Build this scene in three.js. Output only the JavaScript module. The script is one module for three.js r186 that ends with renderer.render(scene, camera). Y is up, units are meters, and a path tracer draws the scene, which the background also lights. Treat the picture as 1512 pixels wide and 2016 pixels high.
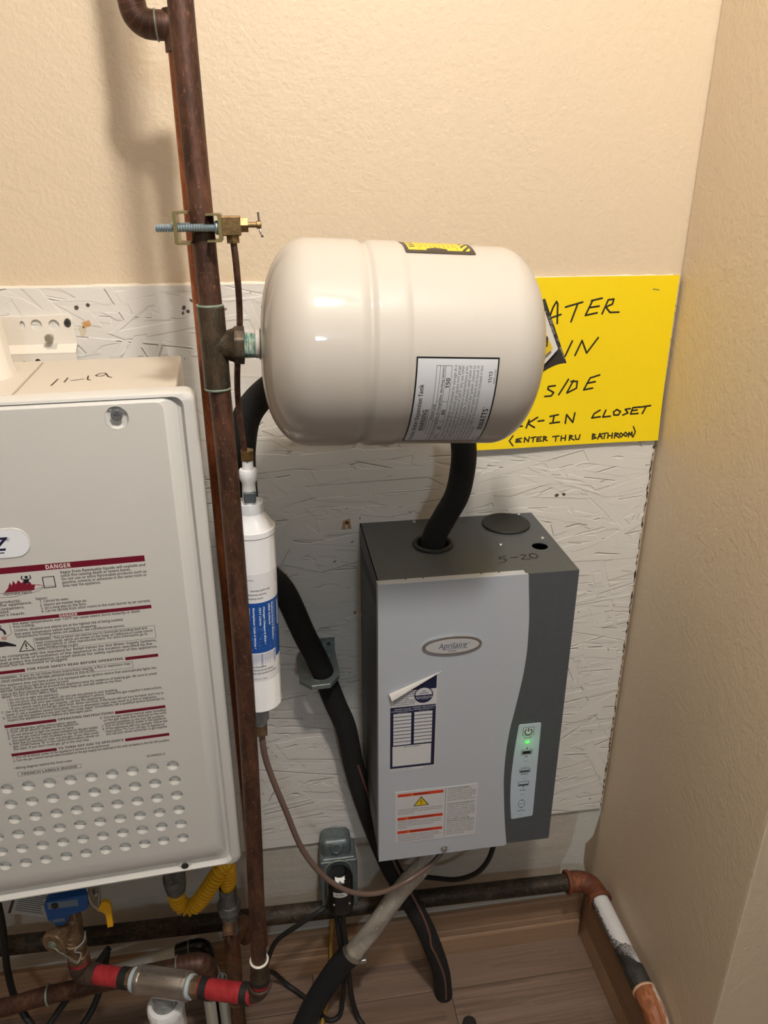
import * as THREE from 'three';
import { RoundedBoxGeometry } from 'three/addons/geometries/RoundedBoxGeometry.js';
import { mergeGeometries, mergeVertices, toCreasedNormals } from 'three/addons/utils/BufferGeometryUtils.js';
import { RectAreaLightUniformsLib } from 'three/addons/lights/RectAreaLightUniformsLib.js';

// ---------------------------------------------------------------- camera, lamps, exposure
const scene = new THREE.Scene();
const R = Math.PI / 180;
const camera = new THREE.PerspectiveCamera(68.23, 1512 / 2016, 0.02, 30);
camera.position.set(-0.128, 1.5084, 1.0802);
camera.rotation.order = 'YXZ';
camera.rotation.set(-23.32 * R, -8.77 * R, 0);
scene.add(camera);
const renderer = new THREE.WebGLRenderer();
renderer.toneMapping = THREE.LinearToneMapping;
renderer.toneMappingExposure = 1.0;
renderer.shadowMap.enabled = true;
RectAreaLightUniformsLib.init();
// two ceiling lamps in the room in front of the alcove: a warm one close by, a whiter one further back
const LAMPS = [
  { at: [0.03, 2.42, 1.0], color: [1.0, 0.925, 0.84], power: 4.3, size: 2.6, label: 'warm round glass ceiling lamp close to the alcove' },
  { at: [0.1, 2.42, 3.3], color: [0.72, 0.87, 1.0], power: 3.1, size: 4.0, label: 'cool white round glass ceiling lamp further from the alcove' },
];

// ---------------------------------------------------------------- helpers
let seed = 7;
const rnd = () => { seed = (seed * 1664525 + 1013904223) >>> 0; return seed / 4294967296; };
const rr = (a, b) => a + (b - a) * rnd();
const V = (p) => new THREE.Vector3(...p);
const taken = new Map();
function numbered(n) { const k = taken.get(n) || 0; taken.set(n, k + 1); return k ? n + '_' + String(k).padStart(3, '0') : n; }
const origin = new Map();
function flags(m) { m.castShadow = true; m.receiveShadow = true; return m; }
function thing(name, label, category, at = [0, 0, 0], group) {
  const g = new THREE.Group(); g.name = numbered(name); g.position.set(...at); scene.add(g);
  g.userData = { label, category }; if (group) g.userData.group = group;
  origin.set(g, at); return g;
}
// geometry is given in world coordinates; a part is moved back by the place of its thing
function part(name, geo, mat, parent, label) {
  const m = flags(new THREE.Mesh(geo, mat)); m.name = name;
  if (origin.has(parent)) { const o = origin.get(parent); m.position.set(-o[0], -o[1], -o[2]); }
  if (label) m.userData.label = label;
  parent.add(m); return m;
}
function struct(name, geo, mat) { const m = flags(new THREE.Mesh(geo, mat)); m.name = name; m.userData.kind = 'structure'; scene.add(m); return m; }
const merge = (l) => mergeGeometries(l.map((g) => { const q = g.index ? g.toNonIndexed() : g; for (const k of Object.keys(q.attributes)) if (!['position', 'normal', 'uv'].includes(k)) q.deleteAttribute(k); return q; }));
function box(x0, x1, y0, y1, z0, z1, r = 0, seg = 2) {
  const w = x1 - x0, h = y1 - y0, d = z1 - z0;
  const g = r ? new RoundedBoxGeometry(w, h, d, seg, r) : new THREE.BoxGeometry(w, h, d);
  return g.translate((x0 + x1) / 2, (y0 + y1) / 2, (z0 + z1) / 2);
}
// uv in metres taken from the two axes a face lies in
function metres(geo, s = 1, ox = 0, oy = 0) {
  const g = geo.index ? geo.toNonIndexed() : geo; const p = g.attributes.position, n = g.attributes.normal, uv = new Float32Array(p.count * 2);
  for (let i = 0; i < p.count; i++) {
    const ax = Math.abs(n.getX(i)), ay = Math.abs(n.getY(i)), az = Math.abs(n.getZ(i));
    const a = ax > ay && ax > az ? [p.getZ(i), p.getY(i)] : ay > az ? [p.getX(i), p.getZ(i)] : [p.getX(i), p.getY(i)];
    uv[2 * i] = (a[0] + ox) * s; uv[2 * i + 1] = (a[1] + oy) * s;
  }
  g.setAttribute('uv', new THREE.BufferAttribute(uv, 2)); return g;
}
function along(geo, a, b) { // geometry built on +y from 0 to 1*len, laid from a to b
  const d = V(b).sub(V(a)); const q = new THREE.Quaternion().setFromUnitVectors(new THREE.Vector3(0, 1, 0), d.clone().normalize());
  return geo.applyQuaternion(q).translate(...a);
}
function cyl(a, b, r0, r1 = r0, seg = 24, open = false) {
  const L = V(b).distanceTo(V(a)); return along(new THREE.CylinderGeometry(r1, r0, L, seg, 1, open).translate(0, L / 2, 0), a, b);
}
function hex(a, b, r, n = 6) { const g = cyl(a, b, r, r, n).toNonIndexed(); g.computeVertexNormals(); return g; }
function lathe(prof, a, b, seg = 40, crease = 35) { // prof: [radius, distance from a]
  const g = new THREE.LatheGeometry(prof.map((p) => new THREE.Vector2(Math.max(p[0], 1e-5), p[1])), seg);
  return along(toCreasedNormals(g, crease * R), a, b);
}
function tube(pts, r, n = 80, seg = 14, closed = false) { return new THREE.TubeGeometry(new THREE.CatmullRomCurve3(pts.map(V), closed, 'centripetal'), n, r, seg, closed); }
function capTube(pts, r, n = 80, seg = 14) { // tube with flat ends
  const c = new THREE.CatmullRomCurve3(pts.map(V), false, 'centripetal'); const t = new THREE.TubeGeometry(c, n, r, seg);
  const caps = [0, 1].map((e) => { const p = c.getPoint(e), d = c.getTangent(e).multiplyScalar(e ? 1 : -1), g = new THREE.CircleGeometry(r, seg); g.applyQuaternion(new THREE.Quaternion().setFromUnitVectors(new THREE.Vector3(0, 0, 1), d)).translate(p.x, p.y, p.z); return g; });
  return merge([t, ...caps]);
}
function torus(c, axis, r, t, seg = 32, ts = 10, arc = 2 * Math.PI) { const g = new THREE.TorusGeometry(r, t, ts, seg, arc); g.applyQuaternion(new THREE.Quaternion().setFromUnitVectors(new THREE.Vector3(0, 0, 1), V(axis).normalize())); return g.translate(...c); }
function bend(c, from, to, rad) { // centre-line points of a quarter turn between two straight runs
  const A = V(from).sub(V(c)).normalize(), B = V(to).sub(V(c)).normalize(), o = [];
  for (let i = 0; i <= 6; i++) { const t = i / 6, s = (1 - t) ** 2, e = t ** 2; o.push(V(c).add(A.clone().multiplyScalar(rad * s)).add(B.clone().multiplyScalar(rad * e)).toArray()); }
  return o;
}
// pen strokes lying on a plane: list of polylines in (u, v), flat ribbons with round ends
function ink(lines, w, toWorld) {
  const gs = [];
  for (const l of lines) {
    for (let i = 0; i + 1 < l.length; i++) {
      const [x0, y0] = l[i], [x1, y1] = l[i + 1], L = Math.hypot(x1 - x0, y1 - y0) || 1e-6, nx = -(y1 - y0) / L * w / 2, ny = (x1 - x0) / L * w / 2;
      const q = [[x0 + nx, y0 + ny], [x0 - nx, y0 - ny], [x1 - nx, y1 - ny], [x1 + nx, y1 + ny]].map(([a, b]) => toWorld(a, b));
      const g = new THREE.BufferGeometry(); g.setAttribute('position', new THREE.Float32BufferAttribute([...q[0], ...q[1], ...q[2], ...q[0], ...q[2], ...q[3]], 3)); gs.push(g);
    }
    for (const [x, y] of l) { const t = []; for (let k = 0; k < 8; k++) { const a = k * Math.PI / 4, b = a + Math.PI / 4; t.push(...toWorld(x, y), ...toWorld(x + Math.cos(a) * w / 2, y + Math.sin(a) * w / 2), ...toWorld(x + Math.cos(b) * w / 2, y + Math.sin(b) * w / 2)); } const g = new THREE.BufferGeometry(); g.setAttribute('position', new THREE.Float32BufferAttribute(t, 3)); gs.push(g); }
  }
  const m = mergeGeometries(gs); m.computeVertexNormals(); return m;
}

// screw head facing +z with a cut-through cross (or a slot) over a sunk floor
function crossHead(x, y, z, r, depth = 0.0012, arms = 2) {
  const s = new THREE.Shape(); s.absarc(0, 0, r, 0, 2 * Math.PI); const a = r * 0.55, b = r * 0.13, p = new THREE.Path();
  const pts = arms === 2 ? [[b, b], [a, b], [a, -b], [b, -b], [b, -a], [-b, -a], [-b, -b], [-a, -b], [-a, b], [-b, b], [-b, a], [b, a]] : [[a, b], [a, -b], [-a, -b], [-a, b]];
  pts.forEach((q, i) => (i ? p.lineTo(...q) : p.moveTo(...q))); p.closePath(); s.holes.push(p);
  const top = new THREE.ExtrudeGeometry(s, { depth, bevelEnabled: false, curveSegments: 16 }).translate(x, y, z - depth);
  return merge([top, cyl([x, y, z - depth - 0.0016], [x, y, z - depth], r, r, 24)]);
}
// ---------------------------------------------------------------- procedural textures
function noiseGrid(n, cells) { // tileable value noise, n x n
  const g = Array.from({ length: cells * cells }, rnd), o = new Float32Array(n * n), f = (t) => t * t * (3 - 2 * t);
  for (let y = 0; y < n; y++) for (let x = 0; x < n; x++) {
    const u = x / n * cells, v = y / n * cells, i = Math.floor(u), j = Math.floor(v), a = f(u - i), b = f(v - j), at = (p, q) => g[(q % cells) * cells + p % cells];
    o[y * n + x] = (at(i, j) * (1 - a) + at(i + 1, j) * a) * (1 - b) + (at(i, j + 1) * (1 - a) + at(i + 1, j + 1) * a) * b;
  }
  return o;
}
function fractal(n, list) { const o = new Float32Array(n * n); for (const [c, w] of list) { const g = noiseGrid(n, c); for (let i = 0; i < o.length; i++) o[i] += g[i] * w; } return o; }
function dataTex(n, fn, srgb = true, h = n) {
  const d = new Uint8Array(n * h * 4); for (let i = 0; i < n * h; i++) { const c = fn(i % n, Math.floor(i / n), i); d[4 * i] = c[0]; d[4 * i + 1] = c[1]; d[4 * i + 2] = c[2]; d[4 * i + 3] = 255; }
  const t = new THREE.DataTexture(d, n, h); t.wrapS = t.wrapT = THREE.RepeatWrapping; t.magFilter = THREE.LinearFilter; t.minFilter = THREE.LinearMipmapLinearFilter; t.generateMipmaps = true;
  if (srgb) t.colorSpace = THREE.SRGBColorSpace; t.needsUpdate = true; return t;
}
function canvas(w, h, draw) { const c = document.createElement('canvas'); c.width = w; c.height = h; const x = c.getContext('2d'); draw(x, w, h); return c; }
function canvasTex(w, h, draw, srgb = true, wrap = false) { const t = new THREE.CanvasTexture(canvas(w, h, draw)); if (srgb) t.colorSpace = THREE.SRGBColorSpace; if (wrap) t.wrapS = t.wrapT = THREE.RepeatWrapping; t.anisotropy = 8; return t; }
const rep = (t, x, y) => { const c = t.clone(); c.repeat.set(x, y); c.needsUpdate = true; return c; };
function mixed(a, b, t) { return [0, 1, 2].map((k) => a[k] + (b[k] - a[k]) * t); }
const clamp = (x) => Math.max(0, Math.min(1, x));
const M = (o) => new THREE.MeshStandardMaterial(o);
const MP = (o) => new THREE.MeshPhysicalMaterial(o);

// painted drywall: fine orange peel
const peel = (() => { const a = fractal(512, [[18, 0.25], [48, 0.45], [110, 0.3]]); return dataTex(512, (x, y, i) => { const v = 255 * a[i]; return [v, v, v]; }, false); })();
const wallPaint = M({ color: 0xd4c2a8, roughness: 0.55, bumpMap: rep(peel, 4.5, 4.5), bumpScale: 0.0007 });
const ceilingPaint = M({ color: 0xd6d0c6, roughness: 0.9 });
// white painted strand board
const osbW = 1.43, osbH = 1.03;
const strands = canvas(2048, 1475, (c, w, h) => {
  c.fillStyle = '#808080'; c.fillRect(0, 0, w, h);
  for (let i = 0; i < 5200; i++) {
    const x = rnd() * w, y = rnd() * h, L = rr(40, 190), t = rr(8, 36), a = (rnd() < 0.72 ? rr(-0.28, 0.28) : rr(-1.3, 1.3)), g = Math.floor(rr(105, 152));
    c.save(); c.translate(x, y); c.rotate(a); c.fillStyle = `rgb(${g},${g},${g})`;
    c.beginPath(); c.moveTo(-L, -t / 2 + rr(-4, 4)); c.lineTo(L * rr(0.7, 1), -t / 2 + rr(-4, 4)); c.lineTo(L, t / 2 * rr(0.2, 1)); c.lineTo(-L * rr(0.8, 1), t / 2); c.closePath(); c.fill();
    if (rnd() < 0.34) { const d = Math.floor(rr(20, 80)); c.strokeStyle = `rgb(${d},${d},${d})`; c.lineWidth = rr(1, 2.6); c.beginPath(); c.moveTo(-L * rr(0.2, 1), t / 2); c.lineTo(L * rr(0.1, 1), t / 2 + rr(-3, 3)); c.stroke(); }
    c.restore();
  }
});
const strandBump = new THREE.CanvasTexture(strands); strandBump.anisotropy = 8;
const strandColor = canvasTex(2048, 1475, (c, w, h) => {
  c.fillStyle = '#dcd9d3'; c.fillRect(0, 0, w, h);
  const px = (X) => (X + 0.95) / osbW * w, py = (Y) => (1.386 - Y) / osbH * h;
  // fine cracks of bare board and dirt between strands
  for (let i = 0; i < 260; i++) { const x = rnd() * w, y = rnd() * h, L = rr(4, 46); c.strokeStyle = `rgba(70,56,44,${rr(0.15, 0.7)})`; c.lineWidth = rr(0.6, 2); c.beginPath(); c.moveTo(x, y); c.lineTo(x + L, y + rr(-0.25, 0.25) * L); c.stroke(); }
  for (let i = 0; i < 60; i++) { const x = rnd() * w, y = rnd() * h; c.fillStyle = `rgba(60,46,36,${rr(0.3, 0.8)})`; c.beginPath(); c.ellipse(x, y, rr(1, 5), rr(1, 3), rr(0, 3), 0, 7); c.fill(); }
  // chipped patches of raw wood seen in the paint
  const chip = (X, Y, s, col) => { c.fillStyle = col; c.beginPath(); for (let k = 0; k < 9; k++) { const a = k / 9 * 6.283, q = s * rr(0.45, 1.1) * w / osbW; c.lineTo(px(X) + Math.cos(a) * q * 0.7, py(Y) + Math.sin(a) * q); } c.fill(); };
  chip(-0.3655, 1.338, 0.008, '#c99a63'); chip(-0.372, 1.33, 0.009, '#cfc3ae'); chip(-0.37, 1.3345, 0.0022, '#3c2a18'); chip(-0.385, 1.333, 0.002, '#332517');
  c.strokeStyle = '#b08a66'; c.lineWidth = 8; c.beginPath(); c.moveTo(px(-0.026), py(1.012)); c.lineTo(px(-0.024), py(1.024)); c.lineTo(px(-0.018), py(1.026)); c.lineTo(px(-0.0165), py(1.013)); c.stroke();
  c.fillStyle = '#4a3524'; c.beginPath(); c.arc(px(-0.0203), py(1.0225), 4, 0, 7); c.fill(); chip(-0.010, 0.8596, 0.0045, '#9c7a58');
  for (const [X, Y] of [[-0.236, 1.357], [-0.231, 1.352], [-0.238, 1.350], [-0.2245, 1.3655], [-0.216, 1.3665], [-0.36, 1.363], [-0.375, 1.36], [-0.13, 1.357], [-0.127, 1.359], [0.322, 1.048], [0.334, 1.049]]) { c.fillStyle = 'rgba(48,38,30,0.85)'; c.beginPath(); c.ellipse(px(X), py(Y), rr(3, 7), rr(2, 4), rr(0, 3), 0, 7); c.fill(); }
});
for (const t of [strandBump, strandColor]) { t.repeat.set(1 / osbW, 1 / osbH); t.offset.set(0.95 / osbW, -(1.386 - osbH) / osbH); t.wrapS = t.wrapT = THREE.RepeatWrapping; }
const osbPaint = M({ map: strandColor, bumpMap: strandBump, bumpScale: 0.0048, roughness: 0.6 });
// wood
function wood(base, dark, streak) {
  return canvasTex(1024, 256, (c, w, h) => {
    c.fillStyle = base; c.fillRect(0, 0, w, h);
    for (let i = 0; i < 900; i++) { const y = rnd() * h, x = rnd() * w, L = rr(60, 700); c.strokeStyle = rnd() < 0.6 ? dark : streak; c.globalAlpha = rr(0.03, 0.22); c.lineWidth = rr(0.5, 3.5); c.beginPath(); c.moveTo(x, y); c.bezierCurveTo(x + L / 3, y + rr(-6, 6), x + 2 * L / 3, y + rr(-6, 6), x + L, y + rr(-8, 8)); c.stroke(); }
    for (let k = 0; k < 3; k++) { const cx = rnd() * w, cy = rnd() * h; for (let q = 1; q < 14; q++) { c.globalAlpha = 0.12; c.strokeStyle = dark; c.lineWidth = rr(0.8, 2); c.beginPath(); c.ellipse(cx, cy, q * 16, q * 3.4, 0, 0, 7); c.stroke(); } }
    c.globalAlpha = 1;
  }, true, true);
}
const floorTex = wood('#8a776a', '#54443a', '#a8978a');
const plankMats = [0, 1, 2, 3].map((k) => { const t = floorTex.clone(); t.repeat.set(0.7, 2.2); t.offset.set(k * 0.27, k * 0.41); t.needsUpdate = true; return M({ map: t, roughness: 0.42, color: [0xffffff, 0xe4ddd6, 0xf4eee8, 0xd6cbc2][k] }); });
const trimTex = wood('#a5866a', '#7a5a40', '#bd9d80');
const trimWood = M({ map: rep(trimTex, 1.2, 5), roughness: 0.45 });
// metals
const mottle = fractal(256, [[6, 0.35], [14, 0.3], [40, 0.2], [90, 0.15]]), speck = fractal(256, [[50, 0.5], [120, 0.5]]);
const stain = (a, b, c3, t3) => dataTex(256, (x, y, i) => { const t = clamp((mottle[i] - 0.3) * 2.4); let c = mixed(a, b, t); if (c3 && speck[i] > t3) c = mixed(c, c3, clamp((speck[i] - t3) * 9)); return c; });
const copperOld = M({ map: rep(stain([64, 43, 34], [102, 69, 53], [132, 94, 72], 0.74), 9, 1), metalness: 0.4, roughness: 0.5 });
const copperBright = M({ map: rep(stain([124, 70, 44], [164, 98, 62], [120, 140, 120], 0.8), 9, 1), metalness: 0.7, roughness: 0.38 });
const teeBronze = M({ map: stain([52, 44, 35], [84, 69, 53], [84, 104, 90], 0.72), metalness: 0.45, roughness: 0.5 });
const verdigris = M({ map: stain([58, 96, 88], [190, 198, 180], [96, 138, 126], 0.62), roughness: 0.75 });
const solderGrey = M({ color: 0x8f968a, metalness: 0.5, roughness: 0.5 });
const solderWhite = M({ color: 0xe8e4da, roughness: 0.4 });
const brass = M({ map: stain([116, 92, 58], [150, 122, 82], [96, 78, 54], 0.7), metalness: 0.7, roughness: 0.38 });
const brassDull = M({ map: stain([104, 82, 60], [136, 112, 86], [170, 158, 140], 0.74), metalness: 0.55, roughness: 0.5 });
const zinc = M({ color: 0x9fb2bd, metalness: 0.75, roughness: 0.38 });
const zincYellow = M({ map: stain([142, 138, 96], [168, 150, 104], [178, 140, 96], 0.7), metalness: 0.75, roughness: 0.32 });
const steel = M({ color: 0xb6b4ae, metalness: 0.85, roughness: 0.32 });
const darkSteel = M({ color: 0x4c4b48, metalness: 0.7, roughness: 0.42 });
const iron = M({ map: rep(stain([40, 34, 28], [78, 64, 50], [104, 88, 62], 0.72), 1.6, 1.6), metalness: 0.3, roughness: 0.6 });
const rust = M({ map: stain([88, 46, 28], [134, 76, 46], [180, 142, 114], 0.78), roughness: 0.65, metalness: 0.15 });
const rustDark = M({ map: stain([76, 52, 36], [118, 80, 52], [60, 48, 40], 0.7), roughness: 0.7, metalness: 0.2 });
const greyIron = M({ map: stain([86, 86, 82], [122, 120, 114], [150, 148, 140], 0.76), roughness: 0.6, metalness: 0.35 });
const galvanised = M({ map: stain([116, 126, 126], [148, 158, 156], [170, 178, 174], 0.7), roughness: 0.45, metalness: 0.6 });
const greyEnamel = M({ map: stain([92, 102, 104], [112, 122, 124], [140, 148, 148], 0.84), roughness: 0.42, metalness: 0.3 });
const stainless = M({ map: stain([164, 158, 150], [192, 186, 178], [140, 132, 124], 0.76), metalness: 0.85, roughness: 0.33 });
// plastics, rubber, paint
const blackFoam = M({ color: 0x131313, roughness: 0.95 });
const blackCable = M({ color: 0x1b1a19, roughness: 0.55 });
const blackPlastic = M({ color: 0x0f0f10, roughness: 0.3 });
const blackRubber = M({ color: 0x1e1e1d, roughness: 0.6 });
const whitePlastic = M({ color: 0xe9e9ea, roughness: 0.32 });
const greyPlastic = M({ color: 0x8b8d8c, roughness: 0.45 });
const darkClip = M({ color: 0x4b5256, roughness: 0.5 });
const redSleeve = M({ map: stain([150, 34, 42], [176, 50, 58], [196, 96, 96], 0.8), roughness: 0.42 });
const tape = M({ color: 0xb9c6cc, roughness: 0.6 });
const bluePlastic = M({ color: 0x1f5496, roughness: 0.45 });
const yellowPlastic = M({ color: 0xe3a91b, roughness: 0.45 });
const yellowFlex = M({ color: 0xd9a41c, roughness: 0.42 });
const pen = M({ color: 0x1b1714, roughness: 0.8 });
const penBrown = M({ color: 0x4a3428, roughness: 0.8 });
const heaterPaint = M({ color: 0xcfcdc8, roughness: 0.42 });
const heaterWell = M({ color: 0xd6d4cf, roughness: 0.38 });
const darkIronBrown = M({ map: stain([58, 46, 40], [88, 70, 60], [112, 92, 80], 0.74), roughness: 0.5, metalness: 0.3 });
const blackSleeve = M({ color: 0x141414, roughness: 0.85, bumpMap: canvasTex(64, 64, (c, w, h) => { c.fillStyle = '#555'; c.fillRect(0, 0, w, h); c.fillStyle = '#999'; c.fillRect(4, 4, 24, 24); c.fillRect(36, 36, 24, 24); }, false, true), bumpScale: 0.0008 });
const rustPainted = M({ map: canvasTex(256, 256, (c, w, h) => { c.fillStyle = '#9a5e3c'; c.fillRect(0, 0, w, h); for (let i = 0; i < 900; i++) { c.fillStyle = rnd() < 0.5 ? 'rgba(120,64,36,0.4)' : 'rgba(190,130,92,0.35)'; c.beginPath(); c.arc(rnd() * w, rnd() * h, rr(1, 7), 0, 7); c.fill(); } for (let i = 0; i < 1500; i++) { c.fillStyle = 'rgba(226,220,214,0.5)'; c.beginPath(); c.arc(rnd() * w, (0.05 + 0.14 * (rnd() + rnd() - 1)) * h, rr(1, 5), 0, 7); c.fill(); } }), roughness: 0.55 });
const screwGrey = M({ color: 0x858789, metalness: 0.6, roughness: 0.4 });
const heaterTop = M({ color: 0xd0c8bb, roughness: 0.45 });
const tankPaint = MP({ color: 0xb9b3aa, roughness: 0.6, clearcoat: 0.55, clearcoatRoughness: 0.06 });
const humDark = M({ map: dataTex(128, (x, y, i) => { const v = speck[(y * 2) * 256 + x * 2]; return mixed([74, 79, 84], [84, 88, 92], v); }), roughness: 0.5, metalness: 0.15 });
const humLight = M({ color: 0xb2b8c0, roughness: 0.46, metalness: 0.05 });
const white = M({ color: 0xe8e1d6, roughness: 0.4 });

// ---------------------------------------------------------------- the room
const ZW = -0.008, XR = 0.485, ZE = 0.413, XL = -0.95, CE = 2.42;
const wb = struct('wall_back', metres(box(-3.4, 3.4, 0.362, CE, -0.14, ZW)), wallPaint);
struct('wall_right', metres(box(XR, XR + 0.12, 0, CE, ZW, ZE, 0.004)), wallPaint);
struct('wall_front_right', metres(box(XR + 0.115, 3.4, 0, CE, ZE - 0.11, ZE)), wallPaint);
struct('wall_left', metres(box(XL - 0.12, XL, 0, CE, ZW, ZE - 0.11)), wallPaint);
struct('wall_front_left', metres(box(-3.4, XL, 0, CE, ZE - 0.11, ZE)), wallPaint);
struct('wall_room_left', metres(box(-3.4, -3.28, 0, CE, ZE, 7)), wallPaint);
struct('wall_room_right', metres(box(3.28, 3.4, 0, CE, ZE, 7)), wallPaint);
struct('wall_front', metres(box(-3.4, 3.4, 0, CE, 7, 7.12)), wallPaint);
struct('ceiling', box(-3.4, 3.4, CE, CE + 0.12, -0.14, 7.12), ceilingPaint);
{ // wall below the strand board, painted off white, with old paint and bare paper by the corner
  const lower = M({ map: canvasTex(1024, 256, (c, w, h) => {
    c.fillStyle = '#b9b2a6'; c.fillRect(0, 0, w, h); for (let i = 0; i < 500; i++) { c.fillStyle = `rgba(${rnd() < 0.5 ? '225,220,210' : '150,140,126'},${rr(0.03, 0.12)})`; c.fillRect(rnd() * w, rnd() * h, rr(10, 120), rr(2, 10)); }
    c.fillStyle = '#c9c9c2'; c.beginPath(); c.moveTo(w, 0); c.lineTo(w * 0.968, 0); c.lineTo(w * 0.962, 70); c.lineTo(w * 0.95, 110); c.lineTo(w * 0.951, 160); c.lineTo(w, 190); c.fill();
    c.fillStyle = '#8a7a64'; c.beginPath(); c.moveTo(w, 20); c.lineTo(w * 0.994, 60); c.lineTo(w * 0.984, 74); c.lineTo(w * 0.985, 110); c.lineTo(w * 0.992, 140); c.lineTo(w, 140); c.fill();
    c.fillStyle = '#cdccc6'; c.fillRect(0, 168, w, 88);
  }), roughness: 0.6, bumpMap: rep(peel, 3, 1), bumpScale: 0.001 });
  const g = new THREE.PlaneGeometry(XR - XL, 0.362).translate((XR + XL) / 2, 0.181, ZW);
  part('lower_wall', merge([g, box(-3.4, 3.4, 0, 0.362, -0.14, ZW - 0.0002)]), lower, wb);
}
{ // floor boards
  const f = new THREE.Group(); f.name = 'floor'; f.userData.kind = 'structure'; scene.add(f);
  part('subfloor', box(-3.4, 3.4, -0.12, -0.009, -0.14, 7.12), M({ color: 0x3a2d24, roughness: 0.9 }), f);
  const wv = [0, 1, 2, 3].map(() => 0); let k = 0;
  for (let r = 0; r < 52; r++) {
    const z0 = -0.0605 + r * 0.1395; let x = -3.4; let cut = r === 0 ? -0.113 : r === 1 ? 0.163 : rr(-0.6, 0.6);
    const cuts = [-3.4, cut - 1.6, cut, cut + 1.6, 3.4];
    for (let i = 0; i < 4; i++) { if (cuts[i + 1] <= cuts[i]) continue; const a = Math.max(-3.4, cuts[i]), b = Math.min(3.4, cuts[i + 1]); if (b - a < 0.02) continue;
      part('plank', metres(box(a + 0.0004, b - 0.0004, -0.009, 0, z0 + 0.0006, z0 + 0.1389, 0.0008, 1), 1, rr(0, 3), rr(0, 3)), plankMats[k++ % 4], f); }
  }
}
{ // moulded wooden baseboards
  const prof = [[0, 0], [0.014, 0], [0.014, 0.045], [0.0125, 0.05], [0.0105, 0.053], [0.0125, 0.056], [0.0125, 0.069], [0.0105, 0.073], [0.0115, 0.077], [0.0108, 0.112], [0.008, 0.118], [0, 0.118]];
  const mould = (L) => { const s = new THREE.Shape(prof.map((p) => new THREE.Vector2(...p))); return new THREE.ExtrudeGeometry(s, { depth: L, bevelEnabled: false }); };
  const back = mould(0.466 - XL); back.rotateY(Math.PI / 2).scale(1, 1, -1); // length on +x, face towards +z
  back.translate(XL, 0, ZW + 0.0003); const bi = back.index ? back.toNonIndexed() : back; for (let i = 0; i < bi.attributes.position.count; i += 3) for (const at of ['position', 'normal']) { const A = bi.attributes[at]; const a = [A.getX(i + 1), A.getY(i + 1), A.getZ(i + 1)]; A.setXYZ(i + 1, A.getX(i + 2), A.getY(i + 2), A.getZ(i + 2)); A.setXYZ(i + 2, ...a); }
  bi.computeVertexNormals(); struct('baseboard_back', metres(bi, 1), trimWood);
  const side = mould(ZE - 0.006 - ZW); side.scale(-1, 1, 1).translate(XR, 0, ZW + 0.0003); const si = side.index ? side.toNonIndexed() : side; for (let i = 0; i < si.attributes.position.count; i += 3) { const A = si.attributes.position; const a = [A.getX(i + 1), A.getY(i + 1), A.getZ(i + 1)]; A.setXYZ(i + 1, A.getX(i + 2), A.getY(i + 2), A.getZ(i + 2)); A.setXYZ(i + 2, ...a); }
  si.computeVertexNormals(); struct('baseboard_right', metres(si, 1), trimWood);
}
{ // strand board with a ragged right edge, caulked along the top
  const s = new THREE.Shape(); s.moveTo(XL + 0.002, 0.36); for (let x = XL + 0.05; x < 0.47; x += 0.05) s.lineTo(x, 0.36 + rr(-0.0008, 0.0008)); s.lineTo(0.4795, 0.36);
  for (let y = 0.36; y < 1.384; y += 0.006) s.lineTo(0.4778 + rr(-0.0016, 0.0016), y); s.lineTo(0.4785, 1.386); s.lineTo(XL + 0.002, 1.386);
  const t = thing('strand_board', 'white painted strand board panel covering the wall behind the water heater and humidifier', 'board', [-0.235, 0.36, ZW]);
  part('board', new THREE.ExtrudeGeometry(s, { depth: -ZW - 0.0014, bevelEnabled: true, bevelThickness: 0.0006, bevelSize: 0.0005, bevelSegments: 1 }).translate(0, 0, ZW + 0.0008), osbPaint, t);
  const core = new THREE.Shape(); core.moveTo(0.46, 0.362); for (let y = 0.362; y < 1.384; y += 0.0045) core.lineTo(0.4812 + rr(-0.0022, 0.0016), y); core.lineTo(0.46, 1.384);
  part('raw_edge', new THREE.ExtrudeGeometry(core, { depth: 0.0042, bevelEnabled: false }).translate(0, 0, ZW + 0.0008), M({ map: stain([58, 44, 32], [104, 82, 60], [172, 160, 146], 0.7), roughness: 0.9 }), t, 'ragged bare brown edge');
  const pts = []; for (let x = XL + 0.005; x < 0.481; x += 0.012) pts.push([x, 1.3865 + rr(-0.0008, 0.0008), ZW + rr(0.001, 0.003)]);
  part('caulk_bead', tube(pts, 0.0026, 260, 7), M({ color: 0xe9dfcf, roughness: 0.5 }), t);
}

// ---------------------------------------------------------------- ceiling lamps
for (const L of LAMPS) {
  const t = thing('ceiling_lamp', L.label, 'lamp', L.at), [x, y, z] = L.at;
  part('mount', lathe([[0.001, 0], [0.13, 0], [0.132, 0.012], [0.12, 0.022], [0.001, 0.022]], [x, y, z], [x, y - 1, z]), white, t);
  const c = new THREE.Color(...L.color);
  part('glass_shade', lathe([[0.116, 0.02], [0.115, 0.04], [0.1, 0.062], [0.07, 0.078], [0.03, 0.086], [0.0005, 0.088]], [x, y, z], [x, y - 1, z]), M({ color: 0xf3efe6, emissive: c, emissiveIntensity: 2, roughness: 0.3, side: THREE.DoubleSide }), t);
  const p = new THREE.PointLight(c, L.power, 0, 2); p.position.set(x, y - 0.09 - 0.02 * L.size, z); p.castShadow = true; p.shadow.radius = L.size; p.name = 'lamp_light'; scene.add(p);
}

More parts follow.
